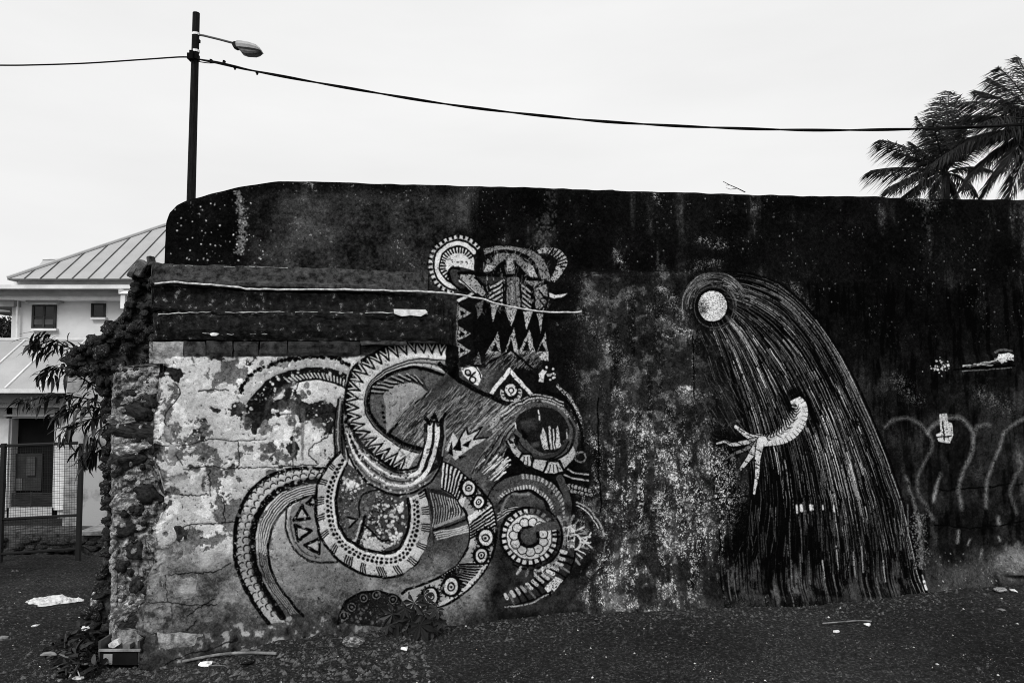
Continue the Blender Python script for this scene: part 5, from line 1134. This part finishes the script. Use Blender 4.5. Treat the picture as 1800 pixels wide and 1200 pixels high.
# ================================================================ utility pole, lamp, overhead cables
m_pole = mat('tarred_pole', 26, 11, 9., bump=.3, stretch=(4, 4, .4)); m_band = mat('bright_band', 235, 200, 9.); m_wire = mat('black_cable', 10, 8, 5., bump=0)
YP = 17.; pt, pb = at(345, 23, YP), at(336, 350, YP); base = pb + (pb - pt) * ((pb.z + 1.85) / (pt.z - pb.z)); 
pole = thing('utility_pole', 'tall dark utility pole rising behind the rounded corner of the wall', 'utility pole', base)
MB().tube([base, pb, pt], [.108, .098, .080], 8).build('pole', m_pole, pole)
for y in (60.5, 90.5):
    p = at(344.2, y, YP); MB().tube([p - Vector((0, 0, .028)), p + Vector((0, 0, .028))], .088, 12).build('band', m_band, pole)
br = MB(); br.box(at(340, 101, YP), (.22, .2, .14)); MB().box(at(349.5, 73, YP), (.06, .06, .07)).build('bolt', m_wire, pole); br.build('bracket', m_wire, pole); MB().box(at(337, 97, YP - .12), (.08, .1, .2)).build('insulator', m_wire, pole)
lamp = thing('street_lamp', 'grey street lamp head on a slim arm clamped to the utility pole', 'street lamp', at(351, 62, YP))
m_lamp = mat('pale_lamp_shell', 190, 165, 6., bump=0, rough=.5); m_arm = mat('grey_steel_arm', 105, 90, 6., bump=0); m_lens = mat('grey_lens', 92, 60, 5., bump=0, rough=.3)
MB().tube([at(349, 61.5, YP), at(358, 63, YP), at(385, 69.5, YP), at(413, 77, YP)], .026, 7).build('arm', m_arm, lamp, True)
def loft(name, secs, m, parent):
    """secs: (px, top py, bottom py, half depth m) seen from the side"""
    V = []; Fc = []; n = 10
    for px, y0, y1, hd in secs:
        a, b = at(px, y0, YP), at(px, y1, YP); c = (a + b) / 2; h = (a - b).length / 2
        for j in range(n):
            q = 2 * math.pi * j / n; V.append(c + Vector((0, hd * math.copysign(abs(math.cos(q)) ** .6, math.cos(q)), h * math.copysign(abs(math.sin(q)) ** .6, math.sin(q)))))
    for i in range(len(secs) - 1):
        for j in range(n): Fc.append((i * n + j, i * n + (j + 1) % n, (i + 1) * n + (j + 1) % n, (i + 1) * n + j))
    Fc += [tuple(range(n - 1, -1, -1)), tuple((len(secs) - 1) * n + j for j in range(n))]
    return part(name, V, Fc, m, parent)
loft('shell', [(416, 73.5, 84, .08), (419, 73, 86.5, .12), (424, 73.5, 88, .15), (440, 77, 90, .17), (452, 81, 91.5, .16), (458, 86, 92, .13), (461, 91, 92.5, .10)], m_lamp, lamp)
loft('neck', [(409, 75, 81, .05), (412, 73.5, 86, .07), (416.5, 74, 88, .08), (421, 76, 88, .08)], mat('dark_lamp_neck', 40, 30, 6., bump=0), lamp)
loft('lens', [(422, 87.5, 89.5, .10), (427, 88, 96, .12), (434, 89, 98.5, .13), (448, 91, 99, .13), (455, 92, 97, .11), (460, 92.6, 93.4, .08)], m_lens, lamp)
def cable(name, pts, r, label, twist=True, y0=YP, y1=YP):
    q = spl(pts, 8); N = len(q); mb = MB(); ctr = [at(a, b, y0 + (y1 - y0) * i / (N - 1)) for i, (a, b) in enumerate(q)]
    s = 0
    for ph in ((0, math.pi) if twist else (0,)):
        pp = []; s = 0
        for i, c in enumerate(ctr):
            if i: s += (c - ctr[i - 1]).length
            pp.append(c + (Vector((0, math.cos(s * 2.1 + ph), math.sin(s * 2.1 + ph))) * r * .55 if twist else Vector()))
        mb.tube(pp, r * (.72 if twist else 1), 6)
    return props(mb.build(name, m_wire), label, 'overhead cable')
cable('overhead_cable', [(340, 101), (320, 100.5), (300, 101.5), (250, 105), (150, 111.5), (60, 114.5), (0, 115), (-120, 113), (-300, 104)], .019, 'black overhead cable running left from the utility pole', False)
cable('overhead_cable', [(342, 103), (360, 106.5), (380, 110), (413, 117.5), (452, 126), (600, 153), (800, 185.5), (1000, 208.5), (1150, 219.5), (1300, 226), (1430, 229), (1560, 228), (1700, 224), (1800, 218.5), (1950, 204), (2300, 160)], .027, 'long twisted black cable sagging right from the utility pole to the palms', True, YP, 15.5)
cable('overhead_cable', [(342, 106), (352, 109), (366, 111), (382, 111)], .012, 'short slack jumper wire beneath the twisted cable at the pole', False)
for i, (a, b) in enumerate(((394, 109), (413, 118.5), (452, 127.5), (371, 107))):
    mb = MB(); p = at(a, b, YP - .03); mb.box(p, (.05, .06, .06), Euler((0, .2, 0)).to_matrix()); mb.box(p + Vector((0, 0, -.025)), (.03, .03, .07)); o = mb.build('cable_clamp', m_wire)
    props(o, ['small black clamp above the twisted cable, second from the pole', 'black clamp hanging under the twisted cable, third from the pole', 'black clamp on the twisted cable, farthest from the pole', 'small black clamp on the cable closest to the pole'][i], 'cable clamp', 'clamps on the twisted cable')

# ================================================================ palms behind the wall
m_frond = mat('dark_palm_frond', 34, 17, 3., bump=0, rough=.6, spec=.3); m_rach = mat('palm_rachis', 46, 26, 4., bump=0); m_trunk = mat('palm_trunk', 34, 16, 5., stretch=(1, 1, 6))
def palm(label, cpx, cpy, Y, tips, seed, lean):
    r = random.Random(seed); c = at(cpx, cpy, Y); base = Vector((c.x + lean, c.y + .4, -1.9))
    t = thing('palm_tree', label, 'palm tree', base, 'palm trees behind the wall')
    MB().tube([base + (c - base) * k + Vector((0, 0, 0)) + Vector((lean * -.25 * math.sin(math.pi * k), 0, 0)) for k in np.linspace(0, 1, 12)], [.15 - .05 * k for k in np.linspace(0, 1, 12)], 10).build('trunk', m_trunk, t, True)
    for (px, py, dy, lift) in tips:
        tip = at(px, py, Y + dy); v = tip - c; ln = v.length
        ctl = c + v * .5 + Vector((0, 0, lift * ln)); rp = []
        for k in range(30):
            s = k / 29.; rp.append(c * (1 - s) ** 2 + ctl * 2 * s * (1 - s) + tip * s * s)
        mb = MB(); mb.tube(rp, .028, 4, True, .006); V = []; Fc = []
        for k in range(3, 30):
            for sub in range(4):
                s = (k + sub / 4.) / 30.; i = min(k, 28); p = rp[i] + (rp[i + 1] - rp[i]) * (sub / 4.); tg = (rp[i + 1] - rp[i]).normalized()
                sd = tg.cross(Vector((0, 0, 1))); sd = sd.normalized() if sd.length > .05 else Vector((0, 1, 0)); up = sd.cross(tg)
                L = .80 * (math.sin(math.pi * min(1, s * .90 + .1)) ** .55) * r.uniform(.55, 1.15) * min(1.15, max(.5, ln / 2.2))
                for sg in (-1, 1):
                    dr = (tg * r.uniform(.45, .8) + sd * sg * r.uniform(.5, .8) + up * r.uniform(.0, .25) + Vector((-.12, 0, -r.uniform(.35, .75)))).normalized()
                    m_ = p + dr * L * .55; e = p + dr * L + Vector((-.05, 0, -.22 * L)); w = dr.cross(Vector((r.uniform(-.4, .4), 1, r.uniform(-.3, .3)))).normalized() * r.uniform(.008, .014)
                    b0 = len(V); V += [p - w * .6, p + w * .6, m_ + w, m_ - w, e]; Fc += [(b0, b0 + 1, b0 + 2, b0 + 3), (b0 + 3, b0 + 2, b0 + 4)]
        mb.add(V, Fc); mb.build('frond', m_frond, t)
    return t
palm('smaller palm with an upright crown behind the right end of the wall', 1662, 305, 21, [(1530, 300, -.6, .10), (1546, 246, -.4, .16), (1600, 250, .5, .10), (1612, 206, .3, .05), (1650, 180, .6, .02), (1668, 160, -.3, .02), (1682, 172, .2, .02), (1692, 205, .5, .05), (1720, 250, .6, .2), (1745, 300, -.5, .25), (1716, 345, .3, .3), (1600, 352, -.5, .22), (1560, 335, -.9, .16), (1640, 372, -.4, .3), (1682, 378, .4, .3), (1576, 268, .8, .12), (1640, 215, -.8, .05), (1560, 372, .4, .2)], 3, .3)
palm('larger palm at the far right with fronds blown to the left', 1842, 235, 20, [(1738, 138, .4, .18), (1692, 180, -.4, .22), (1700, 205, .3, .18), (1636, 292, -.9, .22), (1660, 262, .6, .22), (1690, 335, -.6, .28), (1725, 345, .3, .3), (1772, 350, -.4, .3), (1706, 300, .8, .25), (1755, 118, -.5, .15), (1790, 100, .6, .1), (1835, 92, 0, .08), (1885, 112, .5, .1), (1935, 170, -.4, .15), (1955, 262, .4, .2), (1905, 335, -.5, .25), (1845, 352, .3, .3), (1745, 240, -1, .2), (1715, 160, 1., .2), (1770, 180, 1.2, .15), (1728, 215, -1.2, .2), (1760, 300, -1., .28), (1800, 330, .8, .3)], 8, .8)

# ================================================================ foliage
def leaf_mesh(name, L, w, m, droop=.25, n=4):
    V = []; Fc = []
    for i in range(n + 1):
        s = i / n; ww = w * math.sin(math.pi * (s * .9 + .08)) ** .8 * .5; z = -droop * L * s * s
        V += [(L * s, -ww, z + ww * .35), (L * s, 0, z), (L * s, ww, z + ww * .35)]
    for i in range(n):
        k = i * 3; Fc += [(k, k + 3, k + 4, k + 1), (k + 1, k + 4, k + 5, k + 2)]
    return mesh(name, V, Fc, m)
m_leaf = mat('narrow_leaf', 54, 16, 6., bump=0, rough=.5, spec=.35); m_stem = mat('shrub_stem', 60, 34, 8.)
LM = [leaf_mesh('leaf', .085, .022, m_leaf, d_, 4) for d_ in (.3, .6, .9)]
shrub = thing('shrub', 'straggly shrub with narrow drooping leaves growing out of the ruined wall', 'shrub', wpx(205, 740, -.2))
def branch(pts, dep, n):
    q = spl(pts, 6); N = len(q); P3 = [at(a, b, dep[0] + (dep[1] - dep[0]) * i / (N - 1)) for i, (a, b) in enumerate(q)]
    MB().tube(P3, .0055, 5, True, .002).build('stem', m_stem, shrub)
    n = int(n * 2.7)
    for k in range(n):
        s = (k + rnd.random()) / n; s = .12 + .88 * s ** .8; i = min(int(s * (N - 1)), N - 2); p = P3[i] + (P3[i + 1] - P3[i]) * (s * (N - 1) - i)
        tg = (P3[i + 1] - P3[i]).normalized(); ang = rnd.uniform(-1.5, 1.5)
        d3 = (tg * rnd.uniform(.2, .9) + Vector((rnd.uniform(-.8, .6), rnd.uniform(-.8, .8), rnd.uniform(-.7, .45)))).normalized(); p = p + Vector((rnd.gauss(0, .018), rnd.gauss(0, .03), rnd.gauss(0, .016)))
        o = link('leaf', rnd.choice(LM), shrub, p, d3.to_track_quat('X', 'Z').to_euler(), [rnd.uniform(.55, 1.25)] * 3)
for pts, dep, n in (([(202, 690), (165, 640), (120, 610), (88, 596), (62, 590)], (4.75, 4.6), 26), ([(120, 610), (95, 606), (70, 612), (52, 606)], (4.66, 4.6), 16), ([(200, 700), (150, 668), (112, 648), (90, 650), (76, 660)], (4.75, 4.7), 20),
                    ([(200, 716), (150, 700), (110, 696), (70, 700), (38, 706)], (4.75, 4.6), 30), ([(200, 722), (160, 716), (125, 718), (90, 728)], (4.75, 4.7), 24), ([(198, 730), (165, 735), (135, 745), (112, 768)], (4.72, 4.65), 22),
                    ([(196, 740), (172, 758), (158, 780), (150, 800)], (4.7, 4.68), 20), ([(198, 700), (180, 660), (170, 640)], (4.75, 4.7), 18), ([(198, 735), (180, 725), (165, 690), (160, 668)], (4.7, 4.72), 18), ([(196, 760), (184, 785), (165, 800), (146, 818)], (4.7, 4.7), 12)):
    branch(pts, dep, n)
# broad lobed leaves at the foot of the wall
m_lobe = mat('lobed_leaf', 42, 24, 5., bump=0, rough=.5, spec=.35)
def lobed(name, R_):
    V = [(0, 0, 0)]; Fc = []; n = 7
    for k in range(n):
        a = math.radians(-130 + 260 * k / (n - 1)); ln = R_ * (1 - .35 * abs(k - 3) / 3); a1, a2 = a - .27, a + .27
        b0 = len(V); V += [(.36 * R_ * math.cos(a - .3), .36 * R_ * math.sin(a - .3), .02 * R_), (.68 * ln * math.cos(a1), .68 * ln * math.sin(a1), .02 * R_), (ln * math.cos(a), ln * math.sin(a), -.20 * R_), (.68 * ln * math.cos(a2), .68 * ln * math.sin(a2), .02 * R_), (.36 * R_ * math.cos(a + .3), .36 * R_ * math.sin(a + .3), .02 * R_)]
        Fc += [(0, b0, b0 + 1, b0 + 2), (0, b0 + 2, b0 + 3, b0 + 4)]
    return mesh(name, V, Fc, m_lobe)
LB = lobed('leaf', .075); weed = thing('weed', 'dark leafy weed with lobed leaves growing at the foot of the painted wall', 'weed', wpx(728, 1096, .10))
for px, py, s in ((690, 1078, 1.), (700, 1092, 1.1), (712, 1068, .8), (722, 1085, 1.2), (728, 1058, 1.0), (738, 1098, 1.1), (744, 1074, 1.1), (752, 1058, .8), (760, 1088, 1.), (768, 1070, .8), (734, 1108, .9), (708, 1104, .9), (756, 1102, .9), (684, 1098, .7), (776, 1092, .6), (745, 1045, .7)):
    p = wpx(px, py, rnd.uniform(.13, .26)); n3 = (NRM + Vector((rnd.uniform(-.5, .5), rnd.uniform(-.3, .3), rnd.uniform(.0, .9)))).normalized()
    rq = n3.to_track_quat('Z', 'Y').to_matrix() @ Matrix.Rotation(rnd.uniform(-2.4, -.7), 3, 'Z')
    link('leaf', LB, weed, p, rq.to_euler(), [s * rnd.uniform(1.05, 1.4)] * 3); MB().tube([weed.location + Vector((rnd.uniform(-.03, .03), 0, 0)), (weed.location + p) / 2 + Vector((0, -.02, .03)), p], .0025, 4).build('stem', m_stem, weed)
# twig on top of the wall
tw = MB(); tw.tube([wpx(1310, 338, -.1), wpx(1296, 331, -.1), wpx(1282, 325, -.1), wpx(1271, 319, -.1)], .004, 4, True, .002); tw.tube([wpx(1296, 331, -.1), wpx(1284, 333, -.1), wpx(1276, 330, -.1)], .003, 4, True, .001); tw.tube([wpx(1282, 325, -.1), wpx(1276, 326, -.1)], .002, 4, True)
props(tw.build('twig', m_stem), 'dry twig sticking up from the top of the wall', 'twig')
# tree far off at the left edge
def clump_tree(label, px, py, Y, rad, seed):
    r = random.Random(seed); c = at(px, py, Y); t = thing('tree', label, 'tree', (c.x, Y, -1.9))
    MB().tube([(c.x, Y, -1.9), (c.x + .1, Y, 0), c], .14, 6, True, .05).build('trunk', m_stem, t)
    V = []; Fc = []
    for _ in range(2600):
        u = Vector((r.gauss(0, 1), r.gauss(0, 1), r.gauss(0, 1))).normalized() * r.uniform(.35, 1.) ** .6; k = 1 + .4 * mnoise.noise(u * 2.2)
        p = c + Vector((u.x * rad[0] * k, u.y * rad[0] * k, u.z * rad[1] * k)); a = Vector((r.uniform(-1, 1), r.uniform(-1, 1), r.uniform(-1, 1))).normalized() * .10; b = a.cross(Vector((r.uniform(-1, 1), r.uniform(-1, 1), r.uniform(-1, 1)))).normalized() * .035
        k0 = len(V); V += [p - a, p + b, p + a, p - b]; Fc.append((k0, k0 + 1, k0 + 2, k0 + 3))
    part('crown', V, Fc, mat('far_foliage', 70, 36, 2., bump=0), t)
clump_tree('grey bushy tree beyond the house on the far left', -12, 585, 27, (.75, .62), 4)

# ================================================================ things lying about
def lie(px, py, dz=0.): return on_ground(px, py) + Vector((0, 0, dz))
m_white = mat('dirty_white', 228, 120, 26., bump=.4, lo=.3, hi=.52)
mb = MB(); V = []; Fc = []; n1, n2 = 22, 7
fa = spl([(44, 1059), (66, 1051), (108, 1047), (127, 1053), (148, 1054)], 8); fb = spl([(48, 1062), (72, 1067), (100, 1063), (118, 1061), (148, 1057)], 8)
for i in range(n1 + 1):
    for j in range(n2 + 1):
        s = i / n1 * (len(fa) - 1); k = min(int(s), len(fa) - 2); a = fa[k] + (fa[k + 1] - fa[k]) * (s - k); c = fb[k] + (fb[k + 1] - fb[k]) * (s - k); q = a + (c - a) * j / n2
        edge = min(j, n2 - j, 2) / 2. * min(1, i / 2., (n1 - i) / 2.); zz = .006 + edge * (.016 + .016 * mnoise.noise(Vector((i * .5, j * .8, 4))) + .010 * mnoise.noise(Vector((i * 1.3, j * 1.9, 9))))
        V.append(lie(q[0] + 2 * mnoise.noise(Vector((i, j, 2.5))), q[1], max(.003, zz)))
for i in range(n1):
    for j in range(n2): k = i * (n2 + 1) + j; Fc.append((k, k + n2 + 1, k + n2 + 2, k + 1))
mb.add(V, Fc)
props(mb.build('plastic_sheet', m_white), 'crumpled white plastic sheet lying on the dark ground at the far left', 'plastic sheet')
m_dry = mat('dry_stick', 128, 80, 12., stretch=(1, 1, 1), bump=.4)
def stick(pts, r, label):
    q = spl(pts, 5); mb = MB().tube([lie(a, b, r * .8) for i, (a, b) in enumerate(q)], [r * (1 + .15 * mnoise.noise(Vector((i * .6, 0, 0)))) for i in range(len(q))], 7)
    return props(mb.build('stick', m_dry, smooth=True), label, 'stick')
stick([(321, 1164), (350, 1158), (385, 1152), (420, 1149), (455, 1149), (485, 1150)], .0085, 'long pale stick lying along the foot of the wall at left')
stick([(1446, 1096), (1480, 1093), (1510, 1091), (1532, 1092)], .004, 'thin pale stick lying on the ground below the hairy creature')
stick([(370, 1170), (390, 1170), (398, 1171)], .003, 'short pale splinter in front of the long stick')
# broken crate
cr = thing('crate', 'broken grey plastic crate lying beside the broken end of the wall', 'crate', lie(210, 1174))
m_cr = mat('grey_plastic', 62, 32, 6., rough=.5, bump=.1, spec=.3); m_crl = mat('pale_plastic', 150, 90, 8., bump=.1); m_crd = mat('crate_dark', 26, 16, 8., bump=.1)
yc = cr.location.y
def cb(x0, y0, x1, y1, dy, dep, m, nm): return pbox(x0, y0, x1, y1, yc + dy, dep).build(nm, m, cr)
cb(176, 1145, 242, 1168, .0, .012, m_crd, 'front_panel'); cb(173, 1126, 176, 1168, .0, .2, m_cr, 'side_panel'); cb(242, 1126, 245, 1168, .0, .2, m_cr, 'side_panel')
cb(176, 1130, 242, 1141, .20, .012, m_cr, 'back_panel'); cb(173, 1141, 246, 1144.5, -.012, .014, m_crl, 'rim'); cb(174, 1125.5, 243, 1129, .19, .014, m_cr, 'rim')
cb(182, 1149, 197, 1167, -.006, .004, m_crl, 'sticker'); cb(216, 1132, 228, 1140, .03, .05, m_crl, 'divider'); cb(176, 1164, 242, 1168, .012, .18, m_crd, 'bottom')
MB().tube([at(x, y, yc + .12) for x, y in ((216, 1127), (222, 1121), (230, 1120), (237, 1124), (240, 1130))], .004, 6).build('handle', m_cr, cr)
mb = MB(); mb.prism([at(a, b, yc + .05) for a, b in ((190, 1132), (206, 1124), (210, 1132), (200, 1138), (191, 1137))], (0, .05, .004)); props(mb.build('paper_scrap', m_white), 'crumpled white paper scrap sitting in the broken crate', 'paper')
# stones that can be told apart
def boulder(px, py, rx, ry, rz, tone, label, seed):
    p = lie(px, py); o = link('rock', rock_mesh('rock', seed, tone, 3, .16), None, p + Vector((0, 0, rz * .55)), (0, 0, rnd.uniform(0, 6)), (rx, ry, rz)); return props(o, label, 'rock')
boulder(277, 1168, .068, .05, .038, mat('smooth_rock', 100, 48, 3., bump=.6, bscale=9., bdist=.006), 'rounded grey rock beside the broken crate', 501)
boulder(176, 1078, .075, .06, .12, m_t1, 'tall dark grey rock leaning at the foot of the ruined wall', 502)
boulder(186, 1046, .06, .06, .11, m_t4, 'black rock behind the leaning rock by the ruined wall', 503)
boulder(620, 1132, .065, .05, .028, m_t1, 'flat grey rock lying near the foot of the wall below the dark painted dome', 504)
boulder(434, 1163, .05, .04, .020, m_t4, 'small dark rock in front of the long pale stick', 505)
boulder(1758, 1038, .045, .03, .014, m_t3, 'flat pale stone at the foot of the wall at the far right', 506)
boulder(156, 1085, .05, .05, .05, m_t4, 'dark knobbly rock left of the leaning rock', 507)
# white litter that can be told apart
def scrap(px, py, w, h, label, seed, m=m_white, name='scrap', cat='litter'):
    r = random.Random(seed); p = lie(px, py); k = (p - Vector((0, 0, EYE))).length / F; V = []; n = 7
    for j in range(n): a = 2 * math.pi * j / n; q = r.uniform(.6, 1.1); V.append(p + Vector((w * k * .5 * q * math.cos(a), h * k * 2.2 * q * math.sin(a), .003 + r.uniform(0, .007))))
    V.append(p + Vector((r.uniform(-.3, .3) * w * k, 0, .012))); V += [v - Vector((0, 0, .006)) for v in V[:7]]
    Fc = [(j, (j + 1) % n, 7) for j in range(n)] + [(j, j + 8, (j + 1) % n + 8, (j + 1) % n) for j in range(n)] + [tuple(range(14, 7, -1))]
    return props(part(name, V, Fc, m), label, cat)
m_scr = mat('grey_scrap', 150, 96, 12., bump=.2)
for i, (px, py, w, h, l, mm) in enumerate(((360, 1167, 30, 5, 'crumpled white litter just right of the rounded grey rock', m_white), (151, 1104, 17, 6, 'white plastic scrap behind the debris heap', m_white), (179, 1104, 16, 6, 'grey white scrap right behind the crate', m_scr), (62, 1100, 10, 3, 'small white scrap on bare earth at the far left', m_white), (4, 1122, 16, 4, 'pale scrap at the far left of the ground', m_scr),
                                      (86, 1150, 22, 4, 'pale torn scrap left of the debris heap', m_scr), (430, 1134, 16, 5, 'grey chip behind the long pale stick', m_scr), (712, 1140, 14, 4, 'small white chip on the ground below the weed', m_white), (1526, 1098, 11, 3, 'white chip at the end of the thin stick', m_white),
                                      (1780, 1038, 10, 3, 'white leaf like scrap at the wall foot at the far right', m_white), (1760, 1072, 12, 3, 'white scrap on open ground at the far right', m_scr), (1470, 1110, 12, 2, 'white sliver on the ground below the thin stick', m_white), (107, 1193, 12, 6, 'pale scrap in front of the debris heap on the left side', m_scr), (138, 1192, 20, 3, 'long white splinter in front of the debris heap', m_white))):
    scrap(px, py, w, h, l, 700 + i, mm)
# heap of boards, rags and dead leaves
heap = thing('debris_heap', 'tangled heap of broken boards and dead leaves left of the crate', 'debris heap', lie(130, 1165))
hm = [mat('heap_dark', 24, 13, 9., bump=.4), mat('heap_mid', 66, 34, 9., bump=.4), mat('heap_pale', 150, 90, 9., bump=.3)]
for k in range(46):
    px = rnd.gauss(135, 22); py = 1190 - abs(rnd.gauss(0, 26)) - max(0, 26 - abs(px - 150)) * rnd.uniform(0, 1.4); p = lie(min(px, 170), min(1192, py + 14)); p.z += rnd.uniform(.01, .10) * max(.1, 1 - abs(px - 148) / 50)
    ln, w = rnd.uniform(.03, .13), rnd.uniform(.004, .016); mb = MB().box((0, 0, 0), (ln, w, rnd.uniform(.004, .014))); me = mesh('board', mb.V, mb.F, rnd.choice([hm[0], hm[0], hm[0], hm[1], hm[1], hm[2]]))
    link('board', me, heap, p, (rnd.uniform(-.6, .6), rnd.uniform(-.9, .9), rnd.uniform(0, 3.1)))
HL = [leaf_mesh('leaf', .06, .022, hm[k], .5, 4) for k in (0, 0, 1)]
for k in range(260):
    px = rnd.gauss(140, 24); p = lie(min(px, 172), rnd.uniform(1120, 1194)); p.z += rnd.uniform(.01, .12) * max(.1, 1 - abs(px - 148) / 45); link('leaf', rnd.choice(HL), heap, p, (rnd.uniform(-1, 1), rnd.uniform(-1, 1), rnd.uniform(0, 6.2)), [rnd.uniform(.6, 1.3)] * 3)
# gravel and countless specks
def scatter(name, N, region, size, m, seed, bias=None):
    r = random.Random(seed); V = []; Fc = []; oct_ = [(1, 0, 0), (0, 1, 0), (-1, 0, 0), (0, -1, 0), (0, 0, .8)]; k = 0
    while k < N:
        px, py = r.uniform(*region[0]), region[1][0] + (region[1][1] - region[1][0]) * r.random() ** .8
        if bias: py = float(np.interp(px, [100, 288, 400, 500, 700, 1000, 1300, 1625, 1800, 2000], [1172, 1165, 1135, 1112, 1098, 1077, 1060, 1044, 1014, 1000])) + 3 + abs(r.gauss(0, 24))
        p = on_ground_fast(px, py)
        if p is None: continue
        s = size[0] + (size[1] - size[0]) * r.random() ** 3; a0 = r.uniform(0, 6.3); b0 = len(V)
        for x, y, z in oct_:
            q = r.uniform(.7, 1.3); V.append(Vector((p[0] + s * q * (x * math.cos(a0) - y * math.sin(a0)), p[1] + s * q * (x * math.sin(a0) + y * math.cos(a0)), p[2] + s * z * q - s * .12)))
        Fc += [(b0, b0 + 1, b0 + 4), (b0 + 1, b0 + 2, b0 + 4), (b0 + 2, b0 + 3, b0 + 4), (b0 + 3, b0, b0 + 4)]; k += 1
    o = part(name, V, Fc, m); return props(o, kind='stuff')
_gx = np.linspace(-400, 2300, 136); _gy = np.linspace(985, 1290, 90)
_QX, _QY = np.meshgrid(_gx, _gy); _a, _b, _c = ray(_QX, _QY); _k = np.full(_QX.shape, 4.)
for _ in range(40): _k = _k + (ground_z(_a * _k, _b * _k) - (EYE + _c * _k)) / _c * .8
_WX, _WY, _WZ = _a * _k, _b * _k, EYE + _c * _k
def on_ground_fast(px, py):
    i = (px + 400) / 2700 * 135; j = (py - 985) / 305 * 89; i0, j0 = min(int(i), 134), min(int(j), 88); fi, fj = i - i0, j - j0
    f = lambda A: (A[j0, i0] * (1 - fi) + A[j0, i0 + 1] * fi) * (1 - fj) + (A[j0 + 1, i0] * (1 - fi) + A[j0 + 1, i0 + 1] * fi) * fj
    X, Y = f(_WX), f(_WY)
    if (X - A0[0]) * NRM.x + (Y - A0[1]) * NRM.y < .02 and X > -2.35: return None
    if Y > 7.1: return None
    z = float(ground_z(X, Y)); z += .030 * mnoise.noise(Vector((X * 1.3 + 3, Y * 1.3, 3.))) + .012 * mnoise.noise(Vector((X * 7 + 9, Y * 7, 9.)))
    return X, Y, z
props(scatter('gravel', 38000, ((-300, 2200), (1000, 1285)), (.002, .0075), mat('dark_gravel', 92, 24, 40., bump=.3, lo=.3, hi=.7), 21), 'dark loose gravel strewn over the ground')
props(scatter('grit', 7000, ((-300, 2200), (1000, 1285)), (.002, .006), mat('grey_grit', 120, 62, 20., bump=.3), 22), 'grey grit scattered on the ground')
props(scatter('litter_specks', 420, ((-300, 2200), (1000, 1285)), (.002, .010), mat('white_specks', 225, 150, 20., bump=0), 23), 'small white specks of litter over the dark ground')
props(scatter('foot_rubble', 3800, ((330, 1900), (1000, 1140)), (.003, .015), mat('foot_crumbs', 84, 26, 20., bump=.3), 26, True), 'crumbs and small stones gathered along the foot of the painted wall')
props(scatter('leaf_litter', 1500, ((-200, 330), (1004, 1195)), (.004, .020), mat('grey_leaf_litter', 92, 34, 20., bump=.3), 25), 'grey leaf litter and crumbs over the earth left of the wall')
props(scatter('rubble_crumbs', 1300, ((150, 760), (1085, 1195)), (.004, .024), mat('wall_crumbs', 100, 40, 20., bump=.3), 24), 'crumbs of fallen mortar below the broken wall')
